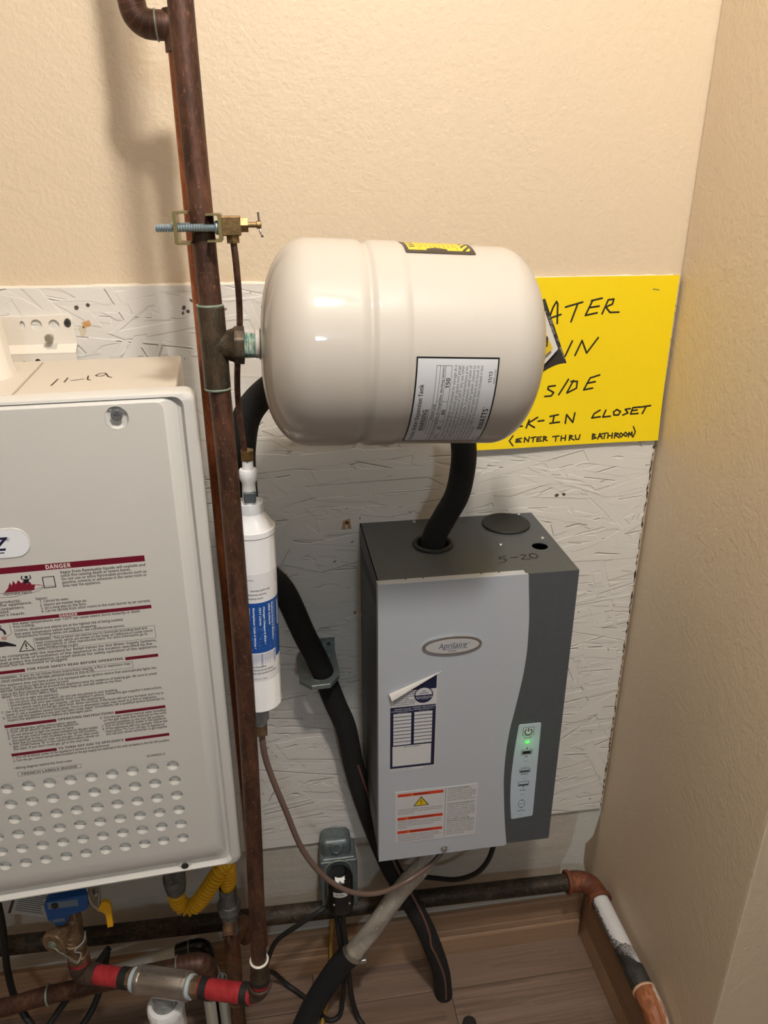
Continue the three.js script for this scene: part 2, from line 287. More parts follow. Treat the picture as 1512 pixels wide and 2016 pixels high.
// lines of the heater's safety label: x, y, width in millimetres, text, weight
const LABEL = [
[247.9, 24.9, 92.1, "Vapor from flammable liquids will explode and", 1],
[248.0, 29.0, 75.6, "catch fire causing death or severe burns.", 1],
[248.0, 33.2, 92.2, "Do not use or store flammable products such as", 0],
[248.1, 37.6, 91.6, "gasoline, solvents or adhesives in the same room or", 0],
[248.0, 41.8, 41.1, "area near the appliance.", 0],
[185.3, 45.6, 29.6, "Flammable Vapors", 0],
[139.4, 55.3, 62, "Keep flammable products:", 0],
[135.2, 59.1, 78, "1. Far away from the appliance.", 0],
[138.5, 63.8, 66, "2. In approved containers.", 0],
[144.1, 67.6, 44, "3. Tightly closed.", 0],
[136.6, 71.7, 67, "4. Out of children's reach.", 0],
[217.1, 55.0, 12.8, "Vapors:", 0],
[220.7, 58.8, 31.5, "1. Cannot be seen.", 0],
[220.3, 63.4, 51.0, "2. Vapors are heavier than air.", 0],
[220.4, 67.6, 49.9, "3. Go a long way on the floor.", 0],
[220.5, 71.6, 119.9, "4. Can be carried from other rooms to the main burner by air currents.", 0],
[187.7, 84.3, 139.1, "Hot water temperatures over 125°F can cause severe burns instantly or death", 0],
[187.6, 88.1, 23.0, "from scalding.", 0],
[187.6, 93.0, 119.4, "Children, disabled and elderly are at the highest risk of being scalded.", 0],
[187.6, 97.6, 89.3, "Feel water temperature before bathing or showering.", 0],
[187.8, 101.4, 119.9, "Temperatures limiting valves are available, ask a professional person.", 0],
[207.4, 107.9, 124.5, "WARNING : This product can expose you to chemicals including lead and", 0],
[207.8, 112.1, 130.3, "lead compounds, which are known to the State of California to cause cancer", 0],
[208.1, 115.9, 123.2, "and birth defects or other reproductive harm. For more information go to", 0],
[208.0, 119.9, 44.8, "www.P65Warnings.ca.gov", 0],
[105.8, 125.9, 235, "A pressure relief valve listed as complying with the standard for Relief Valves for Hot Water Supply Systems,", 0],
[105.1, 130.2, 230, "ANSI Z21. 22, shall be installed at the time of installation of the appliance in the location specified by the", 0],
[104.8, 134.7, 236, "manufacturer. Local codes shall govern the installation of relief devices for safely operation of the appliance.", 0],
[128.7, 138.2, 110, "The relief valve must not be removed or plugged.", 0],
[161.7, 154.4, 145.1, "WARNING : If you do not follow these instructions exactly, a fire or explosion may", 0],
[161.6, 158.4, 104.3, "result causing property damage, personal injury or loss of life.", 0],
[159.2, 164.6, 176.5, "This appliance does not have a pilot. It is equipped with an ignition device that automatically lights the", 0],
[159.0, 168.8, 76.3, "burner. Do not try to light the burner by hand.", 0],
[158.3, 172.9, 177.1, "BEFORE OPERATING smell all around the appliance area for evidence of leaking gas. Be sure to smell", 0],
[158.1, 177.0, 136.9, "next to the floor because some gas is heavier than air and will settle on the floor.", 0],
[158.1, 181.0, 61.8, "WHAT TO DO IF YOU SMELL GAS", 0],
[163.0, 185.6, 58.2, "• Do not try to light any appliance.", 0],
[162.9, 189.9, 125.0, "• Do not touch any electric switch, do not use any phone in your building.", 0],
[163.0, 193.9, 176.3, "• Immediately call your gas supplier from a neighbor's phone. Follow the gas supplier's instructions.", 0],
[163.0, 198.2, 109.1, "• If you cannot reach your gas supplier, call the fire department.", 0],
[154.0, 202.2, 186.1, "C. Use only your hand to turn the gas valve knob. Never use tools. If the knob will not turn by hand, don't try to", 0],
[157.8, 206.6, 174.2, "repair it, call a qualified service technician. Force or attempted repair may result in a fire or explosion.", 0],
[153.8, 210.6, 186.2, "D. Do not use this appliance if any part has been under water. Immediately call a qualified service technician to", 0],
[158.3, 214.7, 96.8, "inspect the appliance and to replace any damaged parts.", 0],
[154.4, 228.6, 80.3, "1. STOP! Read the safety information above.", 0],
[154.4, 232.2, 82.4, "2. Turn off all electric power to the appliance.", 0],
[154.3, 236.7, 76.3, "3. Do not attempt to light the burner by hand.", 0],
[154.2, 240.8, 103.0, "4. Turn the gas control manual valve (installed on the gas supply", 0],
[158.1, 245.1, 98.0, "line external to the unit) clockwise to the full OFF position.", 0],
[153.9, 249.3, 103.1, "5. Wait five (5) minutes to clear out any gas. If you then smell", 0],
[157.6, 253.5, 99.5, "gas, STOP! Follow \"B\" in the safety information above on", 0],
[157.4, 257.8, 88.0, "this label. If you don't smell gas, go to the next step.", 0],
[261.8, 228.0, 78.2, "6. Turn the gas control manual valve (installed", 0],
[265.0, 232.3, 75.0, "on the gas supply line external to the unit)", 0],
[265.5, 236.8, 72.5, "counterclockwise to the full ON position.", 0],
[262.2, 240.6, 77.3, "7. Turn on all the electric power to the appliance.", 0],
[262.1, 245.0, 77.9, "8. If the appliance will not operate, follow the", 0],
[265.4, 249.4, 71.7, "instructions \"To Turn Off Gas To Appliance\"", 0],
[265.5, 253.4, 74.3, "and call your service technician or gas supplier.", 0],
[153.6, 270.5, 113.8, "1. Turn off all electric power to the appliance if service is to be performed.", 0],
[153.8, 275.1, 185.8, "2. Turn the gas control manual valve (installed on the gas supply line external to the unit) clockwise to the full OFF position.", 0],
[152.4, 286.5, 67.9, "• Wiring diagram behind the front cover", 0],
[309.0, 295.8, 22.6, "ELVK003 2", 0],
[191.9, 146.4, 107.9, "FOR YOUR SAFETY READ BEFORE OPERATING", 2],
[213.6, 222.4, 65.2, "OPERATING INSTRUCTIONS", 2],
[207.3, 265.5, 77.6, "TO TURN OFF GAS TO APPLIANCE", 2],
[159.2, 296.6, 65.8, "FRENCH LABELS INSIDE", 0],
];
// ---------------------------------------------------------------- water heater on the left
const HZ = 0.275;
{
  const t = thing('water_heater', 'beige wall mounted tankless water heater with red and black safety print and round vent holes', 'water heater', [-0.43, 0.63, 0]);
  t.rotation.y = 3.2 * R; { const o = origin.get(t), px = -0.206 - o[0], pz = 0.275 - o[2], a = t.rotation.y; t.position.set(-0.206 - (px * Math.cos(a) + pz * Math.sin(a)), o[1], 0.275 - (-px * Math.sin(a) + pz * Math.cos(a))); } // hangs slightly askew, turned about its right front edge
  part('cabinet', box(-0.652, -0.2267, 0.645, 1.307, 0.068, 0.262, 0.004), heaterTop, t);
  // cover: nested rounded rectangles from the rim inwards
  const x0 = -0.672, x1 = -0.2062, y0 = 0.628, y1 = 1.3085, n = 6;
  const ring = (ix, it, ib, z, r) => { const o = [], X0 = x0 + ix, X1 = x1 - ix, Y0 = y0 + ib, Y1 = y1 - it; for (const [cx, cy, a0] of [[X1 - r, Y1 - r, 0], [X0 + r, Y1 - r, 90], [X0 + r, Y0 + r, 180], [X1 - r, Y0 + r, 270]]) for (let k = 0; k <= n; k++) { const a = (a0 + 90 * k / n) * R; o.push([cx + Math.cos(a) * r, cy + Math.sin(a) * r, z]); } return o; };
  const rings = [ring(0, 0, 0, 0.246, 0.012), ring(0, 0, 0, 0.266, 0.012), ring(0.002, 0.002, 0.001, 0.2705, 0.012), ring(0.005, 0.004, 0.002, 0.272, 0.012), ring(0.013, 0.0045, 0.004, 0.272, 0.011), ring(0.0165, 0.005, 0.007, 0.2655, 0.010), ring(0.0205, 0.0055, 0.011, 0.265, 0.010), ring(0.0265, 0.006, 0.022, 0.2715, 0.010), ring(0.031, 0.008, 0.034, 0.2745, 0.009), ring(0.034, 0.009, 0.044, HZ, 0.008)];
  const pos = [], idx = []; rings.forEach((q) => q.forEach((p) => pos.push(...p))); const N = rings[0].length;
  for (let i = 0; i + 1 < rings.length; i++) for (let k = 0; k < N; k++) { const a = i * N + k, b = i * N + (k + 1) % N, c = a + N, d = b + N; idx.push(a, b, c, b, d, c); }
  const rim = new THREE.BufferGeometry(); rim.setAttribute('position', new THREE.Float32BufferAttribute(pos, 3)); rim.setIndex(idx); rim.computeVertexNormals();
  rim.setAttribute('uv', new THREE.Float32BufferAttribute(new Float32Array(pos.length / 3 * 2), 2));
  const face = new THREE.Shape(rings[rings.length - 1].map((p) => new THREE.Vector2(p[0], p[1])));
  const holes = []; for (let r = 0; r < 6; r++) for (let c = 0; c < 14; c++) holes.push([-0.2812 - 0.02498 * c, 0.8201 - 0.02496 * r]);
  const circle = (x, y, r, k = 20) => { const p = new THREE.Path(); p.absarc(x, y, r, 0, 2 * Math.PI, true); return p; };
  const hr = 0.0076, dim = [-0.2885, 1.2855, 0.0122];
  for (const [x, y] of holes) face.holes.push(circle(x, y, hr)); face.holes.push(circle(...dim));
  const faceGeo = new THREE.ShapeGeometry(face, 14).translate(0, 0, HZ);
  const cover = part('front_cover', merge([toCreasedNormals(rim, 50 * R), faceGeo]), heaterPaint, t);
  const wellGeo = lathe([[hr, 0], [hr * 0.99, 0.0074], [0.0004, 0.0076]], [0, 0, 0], [0, 0, -1], 28);
  for (const [x, y] of holes) { const m = flags(new THREE.Mesh(wellGeo, heaterWell)); m.name = 'vent_hole'; m.position.set(x, y, HZ); cover.add(m); }
  // screw recess in the top of the cover
  const bowl = part('screw_recess', lathe([[0.0124, 0], [0.0112, 0.0022], [0.009, 0.0048], [0.005, 0.0068], [0.0005, 0.0072]], [dim[0], dim[1], HZ + 0.0003], [dim[0], dim[1], HZ - 1], 36, 80), heaterPaint, cover);
  const screwHead = (x, y, z, r, m, parent) => { return part('screw', merge([crossHead(x, y, z, r), torus([x, y, z - 0.0008], [0, 0, 1], r, 0.0006, 24, 6)]), m, parent); };
  screwHead(-0.2878, 1.2885, 0.2772, 0.0055, screwGrey, cover); part('screw_post', cyl([-0.2878, 1.2885, 0.266], [-0.2878, 1.2885, 0.2745], 0.0035, 0.0035, 14), screwGrey, cover);
  part('screw_arch', lathe([[0.0125, 0], [0.011, 0.003], [0.0075, 0.005], [0.0003, 0.006]], [-0.2844, 0.6365, 0.2625], [-0.2844, 0.6365, 1.2625], 28, 80), heaterPaint, cover); screwHead(-0.2844, 0.6372, 0.2705, 0.0045, darkSteel, cover);
  // raised logo pill
  const pill = new THREE.Shape(); pill.moveTo(-0.54, 1.136); pill.lineTo(-0.4135, 1.136); pill.absarc(-0.4135, 1.1525, 0.0165, -Math.PI / 2, Math.PI / 2, false); pill.lineTo(-0.54, 1.169); pill.absarc(-0.54, 1.1525, 0.0165, Math.PI / 2, 1.5 * Math.PI, false);
  part('badge_rim', new THREE.ExtrudeGeometry(pill, { depth: 0.0008, bevelEnabled: true, bevelThickness: 0.0006, bevelSize: 0.0014, bevelSegments: 2, curveSegments: 20 }).translate(0, 0, HZ - 0.0004), heaterPaint, cover);
  const bt = canvasTex(1024, 224, (c, w, h) => { c.fillStyle = '#eef0f6'; c.fillRect(0, 0, w, h); c.fillStyle = '#1d2340'; c.font = 'italic bold 150px sans-serif'; c.textAlign = 'right'; c.save(); c.translate(865, 165); c.scale(1.08, 1); c.fillText('NORITZ', 0, 0); c.restore(); c.fillRect(190, 178, 660, 9); c.font = '44px sans-serif'; c.textAlign = 'left'; c.fillText('®', 868, 92); });
  const pg = new THREE.ShapeGeometry(pill, 20); { const p = pg.attributes.position, uv = pg.attributes.uv; for (let i = 0; i < p.count; i++) uv.setXY(i, (p.getX(i) + 0.5565) / 0.1595, (p.getY(i) - 1.136) / 0.033); }
  part('badge_print', pg.translate(0, 0, HZ + 0.0013), M({ map: bt, roughness: 0.35 }), cover);
  // printed safety label, 5 pixels a millimetre, origin at the label's top left
  const LX = -0.62, LY = 1.135, LW = 346, LH = 306, K = 5;
  const labelTex = canvasTex(LW * K, LH * K, (c, w, h) => {
    c.fillStyle = '#cfcdc8'; c.fillRect(0, 0, w, h); c.save(); c.scale(K, K); c.textBaseline = 'alphabetic';
    const maroon = '#6d1128', blk = '#221d20';
    const bar = (x, y, W, H) => { c.fillStyle = maroon; c.fillRect(x, y - H / 2, W, H); };
    const txt = (x, y, W, s, b, size = 4.3, col = blk) => { c.save(); c.font = (b ? 'bold ' : '') + '40px sans-serif'; c.fillStyle = col; const m = c.measureText(s).width; c.translate(x, y); c.scale(W / m, size / 40); c.fillText(s, 0, 0); if (!b) { c.strokeStyle = col; c.lineWidth = 1.6; c.strokeText(s, 0, 0); } c.restore(); };
    bar(40, 15, 300, 7.6); txt(233.5, 17.6, 27, 'DANGER', 1, 7, '#e9e2da'); bar(40, 78.1, 300, 4.6); txt(238, 79.9, 20, 'DANGER', 1, 4.8, '#e9e2da');
    for (const [y, xl, xr, a] of [[145.5, 60, 189.8, 302], [221.4, 153.5, 212, 280.1], [264.4, 153.5, 205.6, 286.5]]) { bar(xl, y, xr - xl, 4.2); bar(a, y, 340 - a, 4.2); }
    LABEL.forEach(([x, y, W, s, b]) => txt(x, y, W, s, b, b === 2 ? 4.6 : b ? 4.6 : 4.2));
    c.strokeStyle = blk; c.lineWidth = 0.35; c.strokeRect(206, 104, 134.4, 17); c.strokeRect(100, 150.1, 209.5, 9); c.strokeRect(155.4, 291.8, 74, 6.1);
    // warning triangle
    c.save(); c.translate(4.3, -7.4); c.lineWidth = 1.1; c.lineJoin = 'round'; c.beginPath(); c.moveTo(192.6, 113.4); c.lineTo(200.4, 127); c.lineTo(184.4, 127); c.closePath(); c.stroke(); c.fillStyle = blk; c.fillRect(191.8, 117, 1.5, 5); c.fillRect(191.8, 123.3, 1.5, 1.5); c.restore();
    // flame, person, pane and vapour line
    c.save(); c.translate(4.2, -6);
    c.fillStyle = '#7d1c30'; c.beginPath(); c.moveTo(182, 48); [[187, 43], [190, 36], [191.5, 40], [194, 34], [196, 39], [199, 34], [202, 38], [205, 35], [207, 40], [211, 37], [212, 41], [216, 41], [214, 46]].forEach((p) => c.lineTo(...p)); c.lineTo(214, 48); c.fill();
    c.fillStyle = '#191722'; c.beginPath(); c.arc(208, 31.2, 1.7, 0, 7); c.fill(); c.beginPath(); c.moveTo(204.5, 33.5); c.lineTo(210.5, 33.5); c.lineTo(209.5, 38.5); c.lineTo(205, 39.5); c.fill(); c.strokeStyle = '#191722'; c.lineWidth = 1.1; c.beginPath(); c.moveTo(204.8, 34.2); c.lineTo(202.6, 32.4); c.lineTo(204, 29); c.moveTo(210.4, 34.2); c.lineTo(212.6, 32.6); c.lineTo(211.8, 29); c.stroke();
    c.lineWidth = 0.9; c.strokeRect(224.5, 33.2, 12, 13.6); c.lineWidth = 0.4; c.beginPath(); c.moveTo(237, 46); c.bezierCurveTo(230, 44, 226, 44, 222, 47); c.bezierCurveTo(214, 53, 205, 50, 196, 53.4); c.bezierCurveTo(188, 55, 180, 52.5, 160, 54.6); c.moveTo(224, 45.5); c.bezierCurveTo(216, 46, 212, 49, 204, 48.6); c.bezierCurveTo(192, 49, 176, 48, 160, 49.5); c.stroke();
    c.fillStyle = '#8b2a35'; for (const [a, b] of [[217.5, 42], [220, 42.4], [222.6, 43.2]]) { c.beginPath(); c.ellipse(a, b, 1.2, 0.5, 0.2, 0, 7); c.fill(); }
    c.restore(); c.save(); c.translate(4.6, -7.7);
    // tap over a hand
    c.strokeStyle = '#26212a'; c.lineWidth = 2.6; c.beginPath(); c.moveTo(160, 95); c.bezierCurveTo(170, 93, 173.5, 97, 173, 103); c.stroke(); c.lineWidth = 0.8; c.beginPath(); c.arc(168.5, 92, 2, 0, 7); c.stroke(); c.fillStyle = '#a8605a'; c.globalAlpha = 0.55; c.beginPath(); c.ellipse(171, 107.5, 3, 2.8, 0, 0, 7); c.fill(); c.globalAlpha = 1; c.fillStyle = '#1d1a22'; c.beginPath(); c.moveTo(160, 110); c.lineTo(172, 112.5); c.lineTo(182, 118); c.lineTo(181.5, 120); c.lineTo(172, 118.5); c.lineTo(160, 119); c.fill(); c.lineWidth = 0.35; c.beginPath(); c.moveTo(179.8, 90); c.lineTo(180, 102); c.lineTo(174, 106); c.stroke(); c.restore();
    c.restore();
  });
  const lg = new THREE.PlaneGeometry(LW / 1000, LH / 1000).translate(LX + LW / 2000, LY - LH / 2000, HZ + 0.0003);
  part('safety_label', lg, M({ map: labelTex, roughness: 0.38 }), cover);
  const cg = box(-0.53, -0.484, 0.845, 0.895, HZ, HZ + 0.0006); part('small_sticker', cg, M({ color: 0xe4e3e6, roughness: 0.4 }), cover);
  // date in marker on the top, plate of the vent
  const top = (x, z) => [x, 1.3073, z];
  part('marker_date', ink([[[-0.3614, 0.2071], [-0.3594, 0.1766]], [[-0.350, 0.1935], [-0.3495, 0.1725]], [[-0.3437, 0.1875], [-0.3313, 0.1824]], [[-0.328, 0.167], [-0.3265, 0.185], [-0.3226, 0.1893]], [[-0.32, 0.166], [-0.3165, 0.157], [-0.3113, 0.155], [-0.3085, 0.162], [-0.3126, 0.171], [-0.318, 0.171], [-0.320, 0.166]], [[-0.3085, 0.162], [-0.305, 0.176], [-0.3009, 0.18]]], 0.0017, top), penBrown, t);
  part('vent_plate', box(-0.56, -0.392, 1.307, 1.3105, 0.085, 0.25, 0.0012), heaterTop, t);
}
{ // white plastic pipe stub on the heater's top
  const t = thing('vent_pipe', 'white plastic pipe stub with blue lining on top of the water heater', 'pipe', [-0.456, 1.3105, 0.172]);
  part('pipe_wall', lathe([[0.043, 0], [0.043, 0.006], [0.0405, 0.012], [0.0362, 0.075], [0.0355, 0.078], [0.0315, 0.078], [0.0305, 0.07], [0.034, 0.006]], [-0.456, 1.3105, 0.172], [-0.456, 2.3105, 0.172], 48), white, t);
  part('blue_lining', lathe([[0.0312, 0.0755], [0.0285, 0.0755], [0.0275, 0.005], [0.0005, 0.004]], [-0.456, 1.3105, 0.172], [-0.456, 2.3105, 0.172], 40), M({ color: 0x2b2f7c, roughness: 0.4 }), t);
}
{ // mounting bracket on the board behind the heater
  const t = thing('mounting_bracket', 'white steel mounting bracket with round holes screwed above the water heater', 'bracket', [-0.52, 1.28, 0]);
  const s = new THREE.Shape(); s.moveTo(-0.66, 1.312); s.lineTo(-0.3805, 1.312); s.lineTo(-0.382, 1.344); s.quadraticCurveTo(-0.3825, 1.3515, -0.391, 1.3515); s.lineTo(-0.66, 1.3485); s.closePath();
  const hole = (x, y, rx, ry) => { const p = new THREE.Path(); p.absellipse(x, y, rx, ry, 0, 2 * Math.PI, true); s.holes.push(p); };
  hole(-0.446, 1.3395, 0.0036, 0.0058); hole(-0.4284, 1.3394, 0.0073, 0.0073); hole(-0.4062, 1.339, 0.0071, 0.0071); hole(-0.3884, 1.341, 0.0045, 0.0062);
  part('plate', new THREE.ExtrudeGeometry(s, { depth: 0.0028, bevelEnabled: true, bevelThickness: 0.0004, bevelSize: 0.0004, bevelSegments: 1 }).translate(0, 0, 0.0006), white, t);
  const lip = new THREE.Shape([[0, 0], [0.0036, 0], [0.016, -0.009], [0.016, -0.0105], [0.0135, -0.0105], [0.0135, -0.008], [0.0, 0.003]].map((p) => new THREE.Vector2(...p)));
  const lg = new THREE.ExtrudeGeometry(lip, { depth: 0.28, bevelEnabled: false }).rotateY(-Math.PI / 2); // profile x to +z
  part('hook_rail', lg.translate(-0.3805, 1.3135, 0.0004), white, t);
  const fl = new THREE.Shape([[-0.6605, 1.279], [-0.3805, 1.279], [-0.3805, 1.3035], [-0.6605, 1.3035]].map((p) => new THREE.Vector2(...p))); for (const [x, y, r] of [[-0.4482, 1.293, 0.0019], [-0.4308, 1.2938, 0.0034]]) { const p = new THREE.Path(); p.absarc(x, y, r, 0, 2 * Math.PI, true); fl.holes.push(p); }
  part('rail_flange', new THREE.ExtrudeGeometry(fl, { depth: 0.0024, bevelEnabled: false, curveSegments: 16 }).translate(0, 0, 0.0138), white, t);
  part('notch', box(-0.4185, -0.4055, 1.3045, 1.3155, 0.0034, 0.0112, 0.001), M({ color: 0xdad6cf, roughness: 0.5 }), t);
  for (const [x, y, z, r, m] of [[-0.3884, 1.3415, 0.0062, 0.0041, darkSteel], [-0.4119, 1.324, 0.019, 0.0052, steel]]) {
    part('screw', merge([crossHead(x, y, z, r), cyl([x, y, 0.0004], [x, y, z - 0.0026], r * 0.6, r * 0.85, 18)]), m, t);
  }
}

// ---------------------------------------------------------------- copper supply pipe with tee and fittings
const PZ = 0.31;
{
  const t = thing('copper_supply_pipe', 'dark brown vertical copper water pipe with a tee holding the expansion tank', 'pipe', [-0.185, 0.4, PZ]);
  part('pipe', capTube([[-0.1835, 2.42, PZ], [-0.1822, 1.652, PZ], [-0.1803, 1.4495, PZ], [-0.1785, 1.36, PZ], [-0.1768, 1.188, PZ], [-0.179, 0.95, PZ], [-0.1834, 0.755, PZ], [-0.1917, 0.5176, PZ], [-0.1942, 0.43, PZ]], 0.0111, 160, 24), copperOld, t);
  const tee = part('tee_fitting', merge([lathe([[0.0118, 0], [0.0132, 0.0015], [0.0132, 0.08], [0.0118, 0.0815]], [-0.1797, 1.3205, PZ], [-0.1803, 2.3205, PZ], 30), lathe([[0.0128, 0], [0.0128, 0.008], [0.0165, 0.0185], [0.0186, 0.0205], [0.0186, 0.0295], [0.0140, 0.03], [0.0125, 0.026]], [-0.1797, 1.3640, PZ], [0.8203, 1.319, PZ], 32)]), teeBronze, t);
  const ringMat = M({ map: stain([104, 118, 104], [168, 172, 152], [92, 132, 120], 0.7), roughness: 0.6, metalness: 0.2 }); part('solder_ring', torus([-0.1803, 1.4022, PZ], [0, 1, 0], 0.0121, 0.0014), ringMat, tee); part('solder_ring', torus([-0.1797, 1.3202, PZ], [0, 1, 0], 0.0119, 0.0016), ringMat, tee);
  part('threaded_nipple', lathe([[0.0118, 0.022], ...Array.from({ length: 14 }, (_, i) => [i % 2 ? 0.0125 : 0.0117, 0.027 + i * 0.0011]), [0.012, 0.055]], [-0.1797, 1.3640, PZ], [0.8203, 1.319, PZ], 26), verdigris, tee);
  // lower coupling, band and elbow
  const cp = part('coupling', lathe([[0.0115, 0], [0.0135, 0.001], [0.0135, 0.028], [0.0142, 0.03], [0.0142, 0.039], [0.0125, 0.04]], [-0.1926, 0.476, PZ], [-0.2008, 0.226, PZ], 28), teeBronze, t);
  part('white_solder_ring', torus([-0.1928, 0.4755, PZ], [0, 1, 0], 0.0122, 0.0019), solderWhite, cp);
  part('rubber_band', cyl([-0.1938, 0.441, PZ], [-0.1941, 0.433, PZ], 0.0147, 0.0147, 28), blackRubber, cp);
  part('red_band', cyl([-0.1941, 0.433, PZ], [-0.1945, 0.423, PZ], 0.0125, 0.0125, 28), redSleeve, cp);
  const el = part('elbow', merge([capTube(bend([-0.1955, 0.402, PZ], [-0.1945, 0.45, PZ], [-0.4807, 0.3565, 0.2], 0.02), 0.0142, 16, 20), torus([-0.1948, 0.4215, PZ], [0, 1, 0], 0.0142, 0.0028)]), darkIronBrown, t);
}
// ---------------------------------------------------------------- second copper pipe behind it
{
  const z = 0.15, x = -0.1995, y = 1.6595, t = thing('copper_riser_pipe', 'copper pipe close behind the dark vertical pipe with a soldered elbow turning upward', 'pipe', [x, 0.3, z]);
  part('pipe', capTube([[x, 0.3, z], [x, 0.9, z], [x, y - 0.012, z]], 0.0111, 90, 20), copperBright, t);
  part('upper_pipe', capTube([[-0.2418, 1.686, z], [-0.2418, 2.42, z]], 0.0111, 8, 20), copperBright, t);
  const el = part('elbow', capTube([[x - 0.004, y, z], [-0.219, y, z], [-0.2305, y + 0.0015, z], [-0.2385, y + 0.008, z], [-0.2415, y + 0.019, z], [-0.2418, y + 0.031, z]], 0.0138, 24, 22), copperOld, t);
  part('elbow_rim', torus([-0.2195, y, z], [1, 0.05, 0], 0.0139, 0.0011), solderGrey, el); part('tee_body', cyl([x, y - 0.024, z], [x, y + 0.014, z], 0.0136, 0.0136, 22), copperOld, t);
}
// ---------------------------------------------------------------- saddle valve clamped on the pipe
{
  const y = 1.4735, t = thing('saddle_valve', 'brass saddle valve clamped around the vertical copper pipe with a blue zinc bolt', 'valve', [-0.18, y, PZ]);
  const jaw = (sx, x) => { const s = new THREE.Shape([[0, -0.0142], [0.0125, -0.0142], [0.0125, -0.0122], [0.003, -0.0122], [0.002, -0.011], [0.002, 0.011], [0.003, 0.0122], [0.0125, 0.0122], [0.0125, 0.0142], [0, 0.0142], [-0.0012, 0.013], [-0.0012, -0.013]].map(([a, b]) => new THREE.Vector2(sx > 0 ? a : -a, b))); const g = new THREE.ExtrudeGeometry(s, { depth: 0.03, bevelEnabled: false }); return g.translate(x, y, PZ - 0.005); };
  part('left_jaw', jaw(1, -0.2035), zincYellow, t); part('right_jaw', jaw(-1, -0.1632).scale(1, 0.86, 1).translate(0, y * 0.14, 0), zincYellow, t);
  part('bolt', lathe([[0.0005, 0], [0.0034, 0.0004], ...Array.from({ length: 46 }, (_, i) => [i % 2 ? 0.00375 : 0.0031, 0.001 + i * 0.00115])], [-0.2215, y, PZ + 0.0165], [0.7785, y, PZ + 0.0165], 16), zinc, t);
  part('bolt_head', new THREE.SphereGeometry(0.0062, 20, 12).scale(0.55, 1, 1).translate(-0.1665, y, PZ + 0.0165), zinc, t);
  part('bolt_behind', cyl([-0.21, y, PZ - 0.0165], [-0.16, y, PZ - 0.0165], 0.0035, 0.0035, 12), zinc, t);
  part('valve_body', box(-0.1632, -0.1452, y - 0.0078, y + 0.0095, PZ - 0.0085, PZ + 0.0085, 0.0012), brass, t);
  part('spout_nut', hex([-0.1535, y - 0.0055, PZ], [-0.1533, y - 0.0145, PZ], 0.0066), brass, t);
  part('packing_nut', hex([-0.1455, y + 0.0015, PZ], [-0.1385, y + 0.0015, PZ], 0.0072), brass, t);
  part('stem', lathe([[0.0025, 0], [0.0025, 0.008], [0.0036, 0.0085], [0.0036, 0.0125], [0.0005, 0.0132]], [-0.139, y + 0.0015, PZ], [0.861, y + 0.0015, PZ], 16), brass, t);
  part('tee_handle', tube([[-0.1285, y + 0.0125, PZ + 0.002], [-0.128, y + 0.004, PZ], [-0.1278, y, PZ], [-0.1272, y - 0.0045, PZ + 0.002], [-0.1258, y - 0.0085, PZ + 0.006]], 0.00115, 24, 8), steel, t);
}
{ // thin tube from the valve to the filter
  const t = thing('feed_tube', 'thin brown copper tube running down from the saddle valve into the white filter', 'tube', [-0.155, 1.24, 0.29]);
  part('tube', capTube([[-0.1533, 1.461, 0.31], [-0.1524, 1.445, 0.31], [-0.1521, 1.4212, 0.305], [-0.1526, 1.40, 0.293], [-0.154, 1.378, 0.286], [-0.1585, 1.345, 0.281], [-0.161, 1.32, 0.28], [-0.1618, 1.3, 0.279], [-0.1605, 1.26, 0.274], [-0.1592, 1.235, 0.27]], 0.0032, 90, 12), copperOld, t);
}
